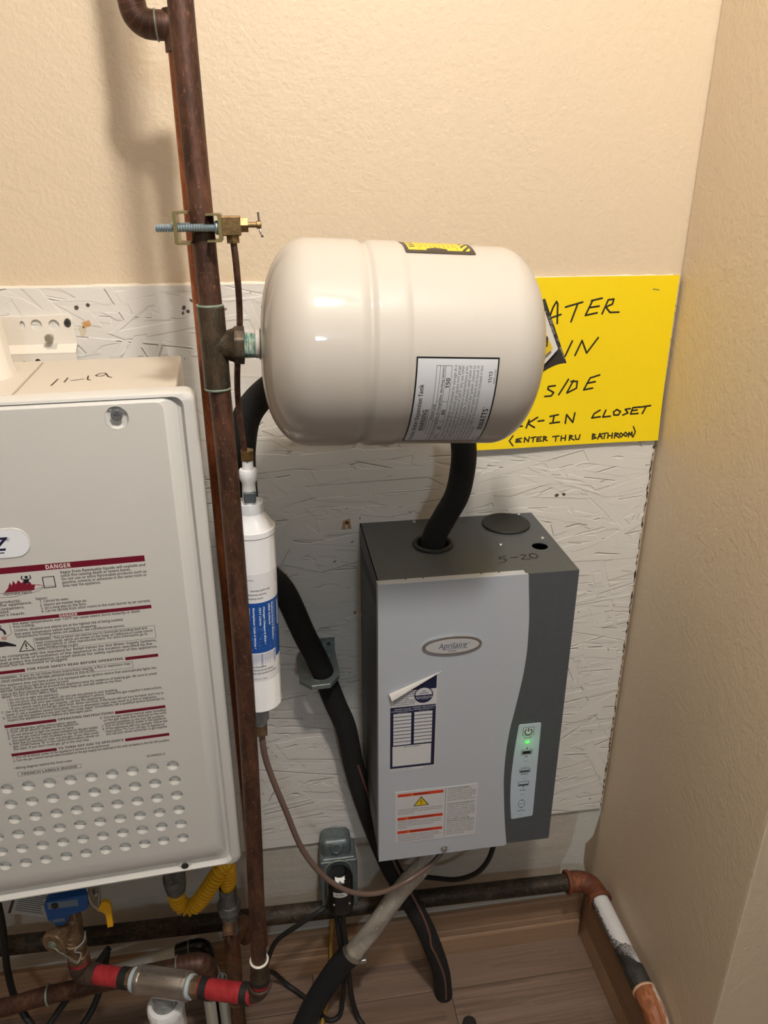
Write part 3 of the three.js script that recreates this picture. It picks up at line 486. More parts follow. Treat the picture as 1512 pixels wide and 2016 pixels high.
// ---------------------------------------------------------------- inline water filter
{
  const A = [-0.1567, 1.24, 0.27], B = [-0.1652, 0.85, 0.27], t = thing('inline_filter', 'white inline water filter cartridge with blue wraparound label behind the copper pipe', 'filter', [-0.161, 0.85, 0.27]);
  const at = (d) => { const k = d / V(B).distanceTo(V(A)); return [A[0] + (B[0] - A[0]) * k, A[1] + (B[1] - A[1]) * k, A[2]]; };
  const L = (p, m, n, parent = t) => part(n, lathe(p, A, B, 48), m, parent);
  part('upper_nut', hex(at(0), at(0.0115), 0.0078), brass, t);
  L([[0.0062, 0.011], [0.0062, 0.023], [0.0066, 0.026]], whitePlastic, 'stem'); L([[0.004, 0.0225], [0.0095, 0.0225], [0.0104, 0.0245], [0.010, 0.033], [0.0082, 0.0375], [0.0075, 0.0395], [0.0078, 0.05], [0.0075, 0.0665]], whitePlastic, 'quick_connector');
  part('release_clip', box(-0.1642, -0.1502, 1.1795, 1.1925, 0.272, 0.2795, 0.002), darkClip, t);
  L([[0.006, 0.062], [0.0135, 0.0645], [0.0138, 0.0615], [0.0152, 0.0615], [0.0156, 0.064], [0.0156, 0.0745]], M({ color: 0xd9dbde, roughness: 0.35 }), 'neck');
  const body = L([[0.0156, 0.0735], [0.0160, 0.0755], [0.0205, 0.0815], [0.0252, 0.0895], [0.0258, 0.0905], [0.0278, 0.0915], [0.0281, 0.0935], [0.0281, 0.0975], [0.0272, 0.0985], [0.0272, 0.331], [0.0278, 0.332], [0.0278, 0.3352], [0.0258, 0.3368], [0.0145, 0.3415], [0.0125, 0.345]], whitePlastic, 'cartridge');
  L([[0.0122, 0.342], [0.0122, 0.35], [0.0105, 0.352], [0.0105, 0.366], [0.0072, 0.369], [0.0072, 0.376]], greyPlastic, 'lower_connector'); part('lower_nut', hex(at(0.3745), at(0.391), 0.0086), brassDull, t);
  const lt = canvasTex(1024, 1024, (c, w, h) => { // around x down
    c.fillStyle = '#e9e9ec'; c.fillRect(0, 0, w, h); c.fillStyle = '#222'; const line = (s, x, y, f, sx = 1) => { c.save(); c.translate(x, y); c.scale(sx, 1); c.font = f; c.fillText(s, 0, 0); c.restore(); };
    c.save(); c.translate(560, 214); c.rotate(Math.PI); line('Caution: Discontinue', 60, 0, 'bold 24px sans-serif'); line('Precaución: Descontinúe', 0, 36, 'bold 24px sans-serif'); line('Mise en garde: Débranchez', -60, 72, 'bold 24px sans-serif'); line('10 Year Filter', 190, 170, '22px sans-serif'); c.restore();
    c.fillStyle = '#1b4f9c'; c.fillRect(110, 262, 800, 480); c.fillRect(700, 700, 210, 130);
    for (let i = 0; i < 150; i++) { const x = rr(110, 900), y = rr(470, 735), r = rr(2, 14); c.fillStyle = rnd() < 0.5 ? 'rgba(12,42,104,0.6)' : 'rgba(80,130,210,0.5)'; c.beginPath(); c.arc(x, y, r, 0, 7); c.fill(); c.fillStyle = 'rgba(210,228,255,0.8)'; c.beginPath(); c.arc(x - r * 0.3, y - r * 0.3, r * 0.22, 0, 7); c.fill(); }
    c.fillStyle = '#e9e9ec'; c.beginPath(); c.roundRect(60, 262, 120, 390, 18); c.fill();
    c.fillStyle = '#fff'; const down = (s, x, y, f, k = 1) => { c.save(); c.translate(x, y); c.rotate(Math.PI / 2); c.scale(k, 1); c.font = f; c.fillText(s, 0, 0); c.restore(); };
    down('Replace Every 6 Months /', 640, 284, 'italic bold 42px sans-serif', 0.72); down('2000 Gallons', 580, 284, 'italic bold 42px sans-serif', 0.8); down('Changer Chaque 6 Mois /', 490, 300, 'italic bold 42px sans-serif', 0.72); down('7571 Litres', 425, 300, 'italic bold 42px sans-serif', 0.8); down('Reemplazar Cada 6 Meses /', 330, 300, 'italic bold 42px sans-serif', 0.72); down('7571 Litros', 255, 300, 'italic bold 42px sans-serif', 0.8);
    c.fillRect(690, 280, 3, 300); c.fillStyle = '#b8c6e2'; c.fillRect(780, 300, 60, 240);
    c.fillStyle = '#6f7ea8'; for (let x = 190; x < 690; x += 26) { c.fillRect(x, 752, 5, rr(60, 110)); c.fillRect(x + 12, 752, 4, rr(60, 110)); } c.fillStyle = '#1b3d86'; down('Benefits', 655, 758, 'bold 30px sans-serif'); down('Reduced', 430, 758, 'bold 30px sans-serif');
    c.fillStyle = '#222'; line('Insert This End First.', 250, 890, 'bold 26px sans-serif'); line('Inserte este extremo primero.', 250, 922, 'bold 26px sans-serif'); line('Insérez cette extrémité en premier.', 250, 954, 'bold 26px sans-serif'); c.fillStyle = '#333'; c.fillRect(800, 850, 7, 90); c.beginPath(); c.moveTo(793, 940); c.lineTo(814, 940); c.lineTo(803, 965); c.fill(); c.fillRect(800, 60, 7, 70); c.beginPath(); c.moveTo(793, 120); c.lineTo(814, 120); c.lineTo(803, 150); c.fill();
    line('Assembled in USA  •  Mexico', 250, 1008, '20px sans-serif');
  });
  const lab = along(new THREE.CylinderGeometry(0.02745, 0.02745, 0.147, 60, 1, true, -1.01, 2.87).translate(0, V(A).distanceTo(V(B)) - 0.2155, 0), B, A);
  part('wrap_label', lab, M({ map: lt, roughness: 0.3, side: THREE.DoubleSide }), body);
}

// pen strokes of the sign in millimetres from its upper left corner
const SIGN = [[134.9,62.1,139.8,45.9,144.4,37.7,146.5,41.3,148.3,69.0],[136.1,61.4,152.8,56.3],[159.0,45.9,184.5,39.3],[177.1,42.0,169.4,67.1],[198.0,37.6,213.9,34.4],[195.2,47.6,210.6,45.6],[190.8,58.6,208.6,55.2],[199.7,37.2,190.8,58.6],[216.6,56.8,223.8,37.0,232.3,36.0,231.1,43.1,221.2,47.2,228.7,55.1,242.6,55.0],[174.4,95.4,164.9,118.1],[180.6,117.1,189.6,95.3,198.8,114.1,214.7,91.6],[106.1,187.3,109.4,167.9],[112.4,171.9,115.5,187.7,124.8,155.6],[153.2,161.8,142.6,162.7,141.6,166.6,151.5,172.1,148.0,177.2,137.8,177.6],[173.7,153.0,159.9,175.9],[181.9,155.1,173.0,173.0],[178.0,156.3,188.2,156.6,187.7,167.0,173.1,173.8],[223.3,148.1,208.4,152.2,199.7,170.1,213.8,168.0],[204.0,160.3,217.2,158.2],[95.8,209.3,92.2,222.8,103.9,221.7],[114.8,212.8,110.3,224.7],[128.0,209.4,112.5,218.1,123.8,224.8],[129.3,215.4,138.4,214.7],[148.2,209.0,161.5,206.9],[154.8,207.9,153.1,219.1],[148.6,219.7,164.0,218.5],[173.7,220.9,175.1,207.5,186.0,220.1,188.5,205.4],[229.3,203.1,220.3,208.1,216.9,214.7,230.6,213.4],[239.0,203.5,234.8,214.1,247.2,213.3],[257.0,203.2,263.5,206.7,260.3,212.0,253.1,211.7,251.9,206.8,257.0,203.2],[279.1,202.5,270.9,203.5,275.8,209.2,267.9,212.3],[294.1,200.5,283.1,201.4,280.3,211.2,292.8,210.7],[282.3,205.9,290.6,205.2],[294.2,201.0,312.1,199.1],[305.2,199.6,299.8,211.0],[89.6,235.9,84.0,243.7,89.9,251.4],[103.5,240.6,95.4,241.6,94.4,246.1,103.0,246.0],[95.6,243.7,101.0,243.7],[108.0,246.8,108.8,239.5,114.7,246.6,116.1,239.0],[118.9,240.8,126.9,239.5],[122.9,240.2,122.1,247.0],[136.0,240.0,129.2,240.5,128.4,246.7,136.5,246.3],[129.4,243.5,134.3,243.2],[139.3,247.3,139.5,239.6,144.2,241.2,140.4,243.7,145.5,246.7],[154.3,240.9,164.7,240.3],[159.8,240.6,159.4,248.2],[168.8,240.5,168.2,248.1],[175.6,239.7,175.3,247.9],[168.3,244.3,175.5,244.1],[182.0,248.3,182.3,240.3,187.4,241.9,182.7,244.4,190.2,248.1],[191.7,240.8,192.9,247.1,197.9,247.4,199.4,240.3],[220.2,248.5,220.4,240.2,225.0,241.5,220.9,244.1,226.7,246.6,220.2,248.5],[229.2,248.9,232.3,239.9,237.0,248.5],[230.5,245.4,236.0,244.8],[235.2,240.9,244.9,239.7],[240.8,240.3,239.8,248.6],[246.4,240.6,245.9,248.3],[253.3,240.1,253.0,248.4],[246.0,244.7,253.0,244.2],[257.2,248.6,257.5,240.3,263.3,241.7,258.6,244.2,265.6,248.5],[267.4,240.8,271.3,244.3,268.3,247.5,264.5,244.0,267.4,240.8],[274.9,240.0,278.8,243.5,275.8,246.7,272.0,243.2,274.9,240.0],[280.2,247.8,280.9,240.3,283.5,245.2,285.6,239.7,286.6,247.5],[287.3,231.5,291.3,240.0,288.1,248.2],[291.7,22.8,301.4,24.4]];
// ---------------------------------------------------------------- expansion tank
const TA = [-0.1355, 1.3639, PZ], TD = V([1, -0.045, 0]).normalize(), TB = V(TA).add(TD).toArray(), TR = 0.102;
const tankAt = (s, deg, r) => { const up = new THREE.Vector3(-TD.y, TD.x, 0), q = V(TA).add(TD.clone().multiplyScalar(s)), a = deg * R; return q.add(up.multiplyScalar(Math.sin(a) * r)).add(new THREE.Vector3(0, 0, Math.cos(a) * r)).toArray(); };
{
  const t = thing('expansion_tank', 'cream white steel expansion tank lying sideways on the copper tee above the humidifier', 'tank', [0.01, 1.255, PZ]);
  const p = [[0.0135, 0.0]]; // left dome, seam groove, rolled seam, barrel, right dome
  p.push([0.0165, 0.0006]); for (let i = 1; i <= 22; i++) { const a = i / 22 * Math.PI / 2; p.push([TR * Math.pow(Math.sin(a), 0.74), 0.05 - 0.0485 * Math.pow(Math.cos(a), 0.92)]); }
  p.push([TR, 0.062], [TR, 0.09], [TR - 0.0006, 0.0945], [TR - 0.0026, 0.0985], [TR - 0.0034, 0.1005], [TR - 0.0022, 0.103], [TR - 0.0004, 0.1055], [TR, 0.108], [TR, 0.130], [TR - 0.0004, 0.134], [TR - 0.0016, 0.1365], [TR - 0.002, 0.139], [TR - 0.002, 0.236]);
  for (let i = 1; i <= 20; i++) { const a = i / 20 * Math.PI / 2; p.push([(TR - 0.002) * Math.pow(Math.cos(a), 0.72) + 0.0001, 0.236 + 0.047 * Math.pow(Math.sin(a), 0.94)]); }
  part('shell', along(new THREE.LatheGeometry(p.map((q) => new THREE.Vector2(Math.max(q[0], 1e-5), q[1])), 120), TA, TB), tankPaint, t);
  part('inlet_boss', lathe([[0.012, -0.004], [0.0138, -0.0035], [0.0145, 0.002]], TA, TB, 30), tankPaint, t);
  const patch = (s0, s1, a0, a1, r, n = 26) => { const g = new THREE.PlaneGeometry(1, 1, 4, n), P = g.attributes.position, N = g.attributes.normal; for (let i = 0; i < P.count; i++) { const u = P.getX(i) + 0.5, v = P.getY(i) + 0.5, q = tankAt(s0 + (s1 - s0) * u, a0 + (a1 - a0) * v, r), c = tankAt(s0 + (s1 - s0) * u, 0, 0); P.setXYZ(i, ...q); N.setXYZ(i, (q[0] - c[0]) / r, (q[1] - c[1]) / r, (q[2] - c[2]) / r); } return g; };
  const lt = canvasTex(900, 1100, (c, w, h) => { // text reads upwards: draw on a turned page 1100 wide, 900 high
    c.fillStyle = '#c9cccf'; c.fillRect(0, 0, w, h); c.translate(0, h); c.rotate(-Math.PI / 2);
    c.strokeStyle = '#101010'; c.lineWidth = 16; c.strokeRect(8, 8, h - 16, w - 16); c.fillStyle = '#141414';
    const T = (s, x, y, W, size, b) => { c.save(); c.font = (b ? 'bold ' : '') + '60px sans-serif'; const m = c.measureText(s).width; c.translate(x, y); c.scale(W / m, size / 60); c.fillText(s, 0, 0); c.restore(); };
    T('Potable Water Expansion Tank', 40, 100, 800, 66, 1); T('WARNING', 250, 178, 320, 74, 1); c.fillRect(250, 188, 320, 6);
    c.lineWidth = 4; c.strokeStyle = '#222'; c.strokeRect(40, 262, 980, 125); c.beginPath(); c.moveTo(190, 222); c.lineTo(1020, 222); c.lineTo(1020, 262); c.moveTo(190, 222); c.lineTo(190, 387); c.moveTo(190, 320); c.lineTo(1020, 320); c.moveTo(410, 262); c.lineTo(410, 387); c.moveTo(660, 262); c.lineTo(660, 387); c.moveTo(40, 320); c.lineTo(190, 320); c.stroke();
    T('Pressure psig', 430, 252, 200, 34, 1); T('Model Number', 46, 308, 140, 30, 1); T('Air Pre-charge', 198, 308, 205, 34, 1); T('Max. Air Charge', 418, 308, 236, 34, 1); T('Max. Working (water)', 668, 308, 345, 34, 1);
    T('PLT-5', 60, 378, 110, 52, 1); T('20', 270, 378, 62, 56, 1); T('80', 500, 378, 66, 56, 1); T('150', 800, 378, 105, 60, 1);
    ['This Expansion Tank is designed and intended for storage at a', 'maximum water pressure of 150 pounds per square inch gauge', '150 psig and a maximum temperature of 200°F. Any use other', 'than POTABLE WATER or at a sustained or instantaneous pres-', 'sure in excess of 150 psig is unsafe. A pressure relief valve of', 'adequate size must be incorporated in the system. Failure to', 'follow these instructions can cause tank failure and result in', 'serious bodily injury. Refer to the instruction sheet included in box', 'for additional information.'].forEach((s, i) => T(s, 40, 440 + i * 41, i === 8 ? 300 : 985, 42, 0));
    T('WATTS', 330, 862, 250, 88, 1); c.fillRect(282, 800, 12, 62); c.fillRect(300, 800, 12, 62); c.fillRect(318, 800, 8, 62); T('®', 585, 822, 18, 30, 0); T('11/13', 860, 836, 110, 54, 1); T('watts.com', 850, 876, 140, 34, 0); T('Made in', 40, 832, 85, 34, 0); T('Taiwan', 40, 870, 85, 34, 0);
  });
  const lab = part('warning_label', patch(0.1405, 0.2185, -57, 5.5, TR - 0.0014), M({ map: lt, roughness: 0.34 }), t, 'white label with black frame and warning text');
  const yt = canvasTex(640, 512, (c, w, h) => { // x along the tank, y up around it
    c.fillStyle = '#e2c021'; c.fillRect(0, 0, w, h); c.strokeStyle = '#2a231c'; c.lineWidth = 34; c.strokeRect(17, 17, w - 34, h - 34); c.save(); c.translate(95, 470); c.rotate(-Math.PI / 2); c.fillStyle = '#2a231c'; c.font = 'bold 80px sans-serif'; c.fillText('WARNING', 20, 12); c.font = '24px sans-serif'; for (let i = 0; i < 8; i++) c.fillText('Read and follow the pressure charge instructions', 30, 78 + i * 42, 420); c.fillRect(0, 40, 460, 4); c.fillRect(0, 390, 460, 4); c.restore();
    c.fillStyle = '#2a231c'; c.beginPath(); c.moveTo(200, h); c.lineTo(200, 460); c.lineTo(290, 440); c.lineTo(390, 460); c.lineTo(390, h); c.fill(); for (let i = 0; i < 9; i++) { c.beginPath(); c.moveTo(w - 34, 60 * i - 20); c.lineTo(w - 110, 60 * i + 50); c.lineTo(w - 110, 60 * i + 80); c.lineTo(w - 34, 60 * i + 10); c.fill(); }
  });
  part('caution_label', patch(0.1375, 0.2055, 69, 128, TR - 0.0013), M({ map: yt, roughness: 0.34 }), t, 'yellow and black caution label wrapped over the top');
}
{ // folded instruction tags hanging at the tank's far end
  const sheet = (pts, z, th, bulge) => { const s = new THREE.Shape(pts.map((p) => new THREE.Vector2(...p))); const g = new THREE.ExtrudeGeometry(s, { depth: th, bevelEnabled: false, curveSegments: 10, steps: 1 }); return g.translate(0, 0, z); };
  const t = thing('instruction_tag', 'black, white and yellow folded paper tags hanging from the tank end over the sign', 'tag', [0.17, 1.31, 0.27]); const shift = 0.0045; // hangs clear of the dome
  origin.set(t, [0.17 - shift, 1.31, 0.27]);
  const arc = (a, b, c2, n = 8) => Array.from({ length: n + 1 }, (_, i) => { const k = i / n; return [a[0] * (1 - k) ** 2 + 2 * c2[0] * k * (1 - k) + b[0] * k * k, a[1] * (1 - k) ** 2 + 2 * c2[1] * k * (1 - k) + b[1] * k * k]; });
  const uvOf = (g, x0, x1, y0, y1) => { const p = g.attributes.position, uv = g.attributes.uv; for (let i = 0; i < p.count; i++) uv.setXY(i, (p.getX(i) - x0) / (x1 - x0), (p.getY(i) - y0) / (y1 - y0)); return g; };
  const bt = canvasTex(256, 512, (c, w, h) => { c.fillStyle = '#33302b'; c.fillRect(0, 0, w, h); c.fillStyle = '#b9b2a8'; c.save(); c.translate(96, 60); c.rotate(1.16); c.font = '22px sans-serif'; for (const [x, y, s] of [[20, 6, 'A'], [60, -4, 'A 200'], [120, 8, 'PRESS'], [210, -2, 'OF'], [270, 4, 'MAX 200'], [300, -22, 'RES']]) c.fillText(s, x, y); c.restore(); c.save(); c.translate(238, 455); c.rotate(Math.PI - 0.04); c.font = '24px sans-serif'; c.fillText('UNDER', 0, 0); c.restore(); });
  part('black_sheet', uvOf(sheet([[0.150, 1.388], [0.167, 1.3935], [0.1727, 1.395], [0.2046, 1.3229], ...arc([0.2046, 1.3229], [0.168, 1.306], [0.187, 1.3235])], 0.262, 0.0007), 0.15, 0.206, 1.306, 1.395), M({ map: bt, roughness: 0.45 }), t);
  const wt = canvasTex(128, 256, (c, w, h) => { c.fillStyle = '#cfcac2'; c.fillRect(0, 0, w, h); c.fillStyle = '#555'; c.save(); c.translate(66, 110); c.rotate(1.1); c.font = 'bold 15px sans-serif'; c.fillText('2 0 0', 0, 0); c.fillText('P S I', 0, 18); c.restore(); });
  part('white_sheet', uvOf(sheet([[0.150, 1.382], [0.167, 1.392], [0.1908, 1.3405], ...arc([0.1908, 1.3405], [0.165, 1.3125], [0.179, 1.326])], 0.267, 0.0007), 0.15, 0.191, 1.3125, 1.392), M({ map: wt, roughness: 0.6 }), t);
  const yt = canvasTex(128, 128, (c, w, h) => { c.fillStyle = '#d3b11c'; c.fillRect(0, 0, w, h); c.fillStyle = '#241c14'; c.fillRect(60, 40, 42, 30); c.fillStyle = '#d3b11c'; c.fillRect(88, 58, 8, 6); });
  part('yellow_sheet', uvOf(sheet([[0.150, 1.366], [0.167, 1.371], [0.1825, 1.342], ...arc([0.1825, 1.342], [0.164, 1.322], [0.174, 1.335])], 0.2715, 0.0007), 0.15, 0.183, 1.322, 1.371), M({ map: yt, roughness: 0.5 }), t);
  part('tie_string', tube([[0.156, 1.352, PZ], [0.158, 1.362, 0.30], [0.157, 1.378, 0.275], [0.155, 1.382, 0.266]], 0.0009, 20, 6), steel, t);
}
// ---------------------------------------------------------------- yellow handwritten sign
{
  const x0 = 0.148, y1 = 1.3885, W = 331, H = 252;
  const st = canvasTex(W * 6, H * 6, (c, w, h) => {
    c.fillStyle = '#f0d300'; c.fillRect(0, 0, w, h); c.scale(6, 6); c.translate(0, -3.5); c.strokeStyle = '#1a1512'; c.lineCap = c.lineJoin = 'round';
    SIGN.forEach((l, i) => { c.lineWidth = i === SIGN.length - 1 ? 1.3 : i < 19 ? 2.7 : i < 35 ? 2.7 : 2.2; if (i === SIGN.length - 1) c.strokeStyle = '#6b6552'; c.beginPath(); for (let k = 0; k < l.length; k += 2) k ? c.lineTo(l[k], l[k + 1]) : c.moveTo(l[k], l[k + 1]); c.stroke(); });
    c.strokeStyle = '#1a1512'; c.lineWidth = 2.7; const q = (p) => { c.beginPath(); p.forEach((a, k) => (k ? c.lineTo(...a) : c.moveTo(...a))); c.stroke(); };
    q([[92, 44], [98, 70], [108, 50], [114, 69], [126, 42]]); q([[98, 120], [108, 98], [116, 116], [128, 96], [126, 120]]); q([[134, 120], [146, 96], [152, 118]]); q([[138, 110], [150, 108]]); q([[92, 164], [86, 188]]); q([[46, 212], [52, 226], [58, 214], [62, 226], [70, 210]]); q([[74, 226], [82, 210], [86, 226]]);
  });
  const g = new THREE.PlaneGeometry(W / 1000, H / 1000, 24, 20).translate(x0 + W / 2000, y1 - H / 2000, 0), P = g.attributes.position;
  for (let i = 0; i < P.count; i++) { const u = (P.getX(i) - x0) / (W / 1000), v = (y1 - P.getY(i)) / (H / 1000); P.setZ(i, 0.0012 + 0.012 * Math.pow(v, 3.2) * (0.6 + 0.4 * (1 - u)) + 0.0012 * Math.sin(u * 7) * v); }
  g.computeVertexNormals(); const b = g.clone(); b.translate(0, 0, -0.0004); b.index.array.reverse(); b.computeVertexNormals();
  const s = flags(new THREE.Mesh(merge([g, b]), M({ map: st, roughness: 0.55, side: THREE.DoubleSide }))); s.name = numbered('paper_sign'); s.userData = { label: 'bright yellow paper sign with black handwriting stapled to the strand board', category: 'sign' }; scene.add(s);
}
// ---------------------------------------------------------------- steam humidifier
const FZ = 0.203, HT = 1.0205, HB = 0.524;
{
  const t = thing('steam_humidifier', 'grey steel steam humidifier with pale front door and lit control strip on the wall', 'humidifier', [0.14, HB, 0.1]);
  // cabinet: open steel box with louvre slots cut in the left side, holes in the top
  const x1 = 0.2812, side = new THREE.Shape([[0, HB], [FZ, HB], [FZ, HT], [0, HT]].map((p) => new THREE.Vector2(...p)));
  const slot = (z, y, h) => { const p = new THREE.Path(); p.moveTo(z, y); p.lineTo(z, y - h); p.lineTo(z + 0.0042, y - h); p.lineTo(z + 0.0042, y); p.closePath(); side.holes.push(p); };
  for (let i = 0; i < 16; i++) { slot(0.012 + i * 0.0105, 0.9865 + i * 0.0006, 0.0235); slot(0.012 + i * 0.0105, 0.60, 0.0235); }
  const left = new THREE.ExtrudeGeometry(side, { depth: 0.0012, bevelEnabled: false }).rotateY(-Math.PI / 2).translate(0.0012, 0, 0);
  const topS = new THREE.Shape([[0, 0], [x1, 0], [x1, FZ], [0, FZ]].map((p) => new THREE.Vector2(...p))); const th = (x, z, r) => { const p = new THREE.Path(); p.absarc(x, z, r, 0, 2 * Math.PI, true); topS.holes.push(p); }; th(0.0972, 0.094, 0.0235); th(0.2525, 0.1225, 0.0118);
  const topG = new THREE.ExtrudeGeometry(topS, { depth: 0.0012, bevelEnabled: false, curveSegments: 28 }).rotateX(Math.PI / 2).translate(0, HT, 0);
  const front = box(0, x1, HB, HT - 0.0012, FZ - 0.0012, FZ);
  part('cabinet', metres(merge([left, topG, front, box(x1 - 0.0012, x1, HB, HT - 0.0012, 0.0002, FZ - 0.0012), box(0.0012, x1 - 0.0012, HB, HB + 0.0012, 0.0002, FZ - 0.0012), box(0.0012, x1 - 0.0012, HB + 0.0012, HT - 0.0012, 0.0002, 0.0014)]), 6), humDark, t);
  // pale door with a wavy right edge, lip folded over the top
  const s = new THREE.Shape(); s.moveTo(-0.001, HB - 0.0015); s.lineTo(0.2055, HB - 0.0005); s.quadraticCurveTo(0.2078, HB, 0.2077, HB + 0.004);
  const edge = [[0.2012, 0.5819], [0.1957, 0.6451], [0.1945, 0.6722], [0.1946, 0.7116], [0.1977, 0.7559], [0.203, 0.7925], [0.2073, 0.8224], [0.2113, 0.8546], [0.2137, 0.8891], [0.2138, 0.9203], [0.2125, 0.955], [0.2085, 1.0]]; s.splineThru(edge.map((p) => new THREE.Vector2(...p))); s.lineTo(0.207, HT - 0.002); s.quadraticCurveTo(0.2068, HT + 0.0012, 0.204, HT + 0.0012); s.lineTo(0.0, HT + 0.0012); s.lineTo(-0.001, HT); s.closePath();
  const door = part('door', new THREE.ExtrudeGeometry(s, { depth: 0.0018, bevelEnabled: true, bevelThickness: 0.0007, bevelSize: 0.0006, bevelSegments: 2, curveSegments: 40 }).translate(0, 0, FZ + 0.0006), humLight, t);
  { const l = new THREE.Shape(); l.moveTo(-0.001, FZ + 0.002); l.lineTo(-0.001, FZ - 0.009); for (const x of [0.037, 0.061, 0.142, 0.167]) { l.lineTo(x, FZ - 0.009); l.lineTo(x, FZ - 0.0062); l.lineTo(x + 0.0025, FZ - 0.0062); l.lineTo(x + 0.0025, FZ - 0.009); } l.lineTo(0.2035, FZ - 0.009); l.lineTo(0.2035, FZ + 0.002); part('door_lip', new THREE.ExtrudeGeometry(l, { depth: 0.0012, bevelEnabled: false }).rotateX(Math.PI / 2).translate(0, HT + 0.0013, 0), humLight, door); } part('door_side', box(-0.0014, -0.0002, HB, HT, FZ - 0.012, FZ + 0.002), humLight, door);
  const DZ = FZ + 0.0032;
  // oval badge
  const bx = 0.1033, by = 0.9183, oval = (a, b) => { const e = new THREE.Shape(); e.absellipse(bx, by, a, b, 0, 2 * Math.PI); return e; };
  const bt = canvasTex(512, 192, (c, w, h) => { c.fillStyle = '#c6c8ca'; c.fillRect(0, 0, w, h); c.fillStyle = '#1c2a4e'; c.font = 'italic 78px sans-serif'; c.textAlign = 'center'; c.save(); c.translate(256, 118); c.scale(0.9, 1); c.fillText('Aprilaire', 0, 0); c.restore(); c.font = '20px sans-serif'; c.fillText('®', 414, 84); c.strokeStyle = '#1c2a4e'; c.lineWidth = 4; c.beginPath(); c.moveTo(170, 134); c.quadraticCurveTo(280, 122, 400, 126); c.stroke(); c.font = 'bold 18px sans-serif'; c.fillText('THE BEST', 256, 158); });
  const badge = part('badge', new THREE.ExtrudeGeometry(oval(0.0415, 0.0142), { depth: 0.0016, bevelEnabled: true, bevelThickness: 0.0014, bevelSize: 0.0014, bevelSegments: 4, curveSegments: 36 }).translate(0, 0, DZ), M({ color: 0xc7cbce, metalness: 0.95, roughness: 0.12 }), door, 'chrome rimmed oval badge');
  const og = new THREE.ShapeGeometry(oval(0.0385, 0.0118), 40); { const p = og.attributes.position, uv = og.attributes.uv; for (let i = 0; i < p.count; i++) uv.setXY(i, (p.getX(i) - bx + 0.0385) / 0.077, (p.getY(i) - by + 0.0142) / 0.0284); } part('badge_print', og.translate(0, 0, DZ + 0.0032), M({ map: bt, metalness: 0.25, roughness: 0.3 }), badge);
  // service sticker with its corner curled down
  const sx0 = 0.0125, sx1 = 0.0893, sy0 = 0.7015, sy1 = 0.8765, cw = 0.062; // peeled corner: triangle at the upper left
  const stk = canvasTex(620, 1412, (c, w, h) => {
    const X = (x) => (x - sx0) / (sx1 - sx0) * w, Y = (y) => (sy1 - y) / (sy1 - sy0) * h, navy = '#141b3c'; c.fillStyle = '#b6b7ba'; c.fillRect(0, 0, w, h); c.fillStyle = '#c9c9cb'; c.fillRect(X(0.016), 0, X(0.0838) - X(0.016), Y(0.7035));
    c.fillStyle = navy; c.fillRect(X(0.016), 0, X(0.083) - X(0.016), Y(0.8475)); c.fillRect(X(0.016), Y(0.82), X(0.083) - X(0.016), Y(0.708) - Y(0.82));
    c.fillStyle = '#dcdcdf'; c.font = 'italic 62px serif'; c.textAlign = 'right'; c.fillText('Aprilaire', X(0.07), Y(0.862)); c.font = 'bold 50px serif'; c.fillText("Time to change?", X(0.048), Y(0.8495) - 8 + 6);
    c.fillStyle = '#c9c9cb'; c.fillRect(X(0.016), Y(0.8455), X(0.083) - X(0.016), Y(0.82) - Y(0.8455));
    c.fillStyle = navy; c.beginPath(); c.arc(X(0.0645), Y(0.8375), 112, 0, 7); c.fill(); c.fillStyle = '#c9c9cb'; c.beginPath(); c.arc(X(0.0645), Y(0.8375), 100, Math.PI, 0); c.fill(); c.fillStyle = navy; c.textAlign = 'center'; c.font = 'bold 24px sans-serif'; c.fillText('USE', X(0.0645), Y(0.8375) - 44); c.fillText('GENUINE', X(0.0645), Y(0.8375) - 16); c.fillStyle = '#dcdcdf'; c.font = 'italic 46px serif'; c.fillText('Aprilaire', X(0.0645), Y(0.8375) + 46); c.fillRect(X(0.0645) - 30, Y(0.8375) + 58, 90, 3);
    c.fillStyle = '#20243c'; c.textAlign = 'left'; c.font = 'bold 25px sans-serif'; ['Only Genuine Aprilaire', 'Replacement Parts will:', '• maximize performance', '   & cost savings', '• keep your equipment in', '   the best possible condition', '• be guaranteed to fit'].forEach((s2, i) => c.fillText(s2, X(0.0195), Y(0.8435) + i * 28, 270));
    c.fillStyle = '#c9cbd2'; c.textAlign = 'center'; c.font = 'bold 24px serif'; c.fillText('CHANGE STEAM', X(0.034), Y(0.815)); c.fillText('CANISTER ANNUALLY', X(0.034), Y(0.8115)); c.fillText('CHANGE AIR CLEANER', X(0.0655), Y(0.816)); c.fillText('MEDIA ANNUALLY', X(0.0655), Y(0.8125)); c.font = '15px sans-serif'; c.fillText('Replacement Date', X(0.034), Y(0.8092)); c.fillText('Replacement Date', X(0.0655), Y(0.81));
    c.fillStyle = '#c9cacb'; for (let i = 0; i < 9; i++) { const y = 0.8082 - i * 0.00645; c.fillRect(X(0.0205), Y(y), X(0.047) - X(0.0205), 43); c.fillRect(X(0.0513), Y(y + 0.0004), X(0.0782) - X(0.0513), 43); }
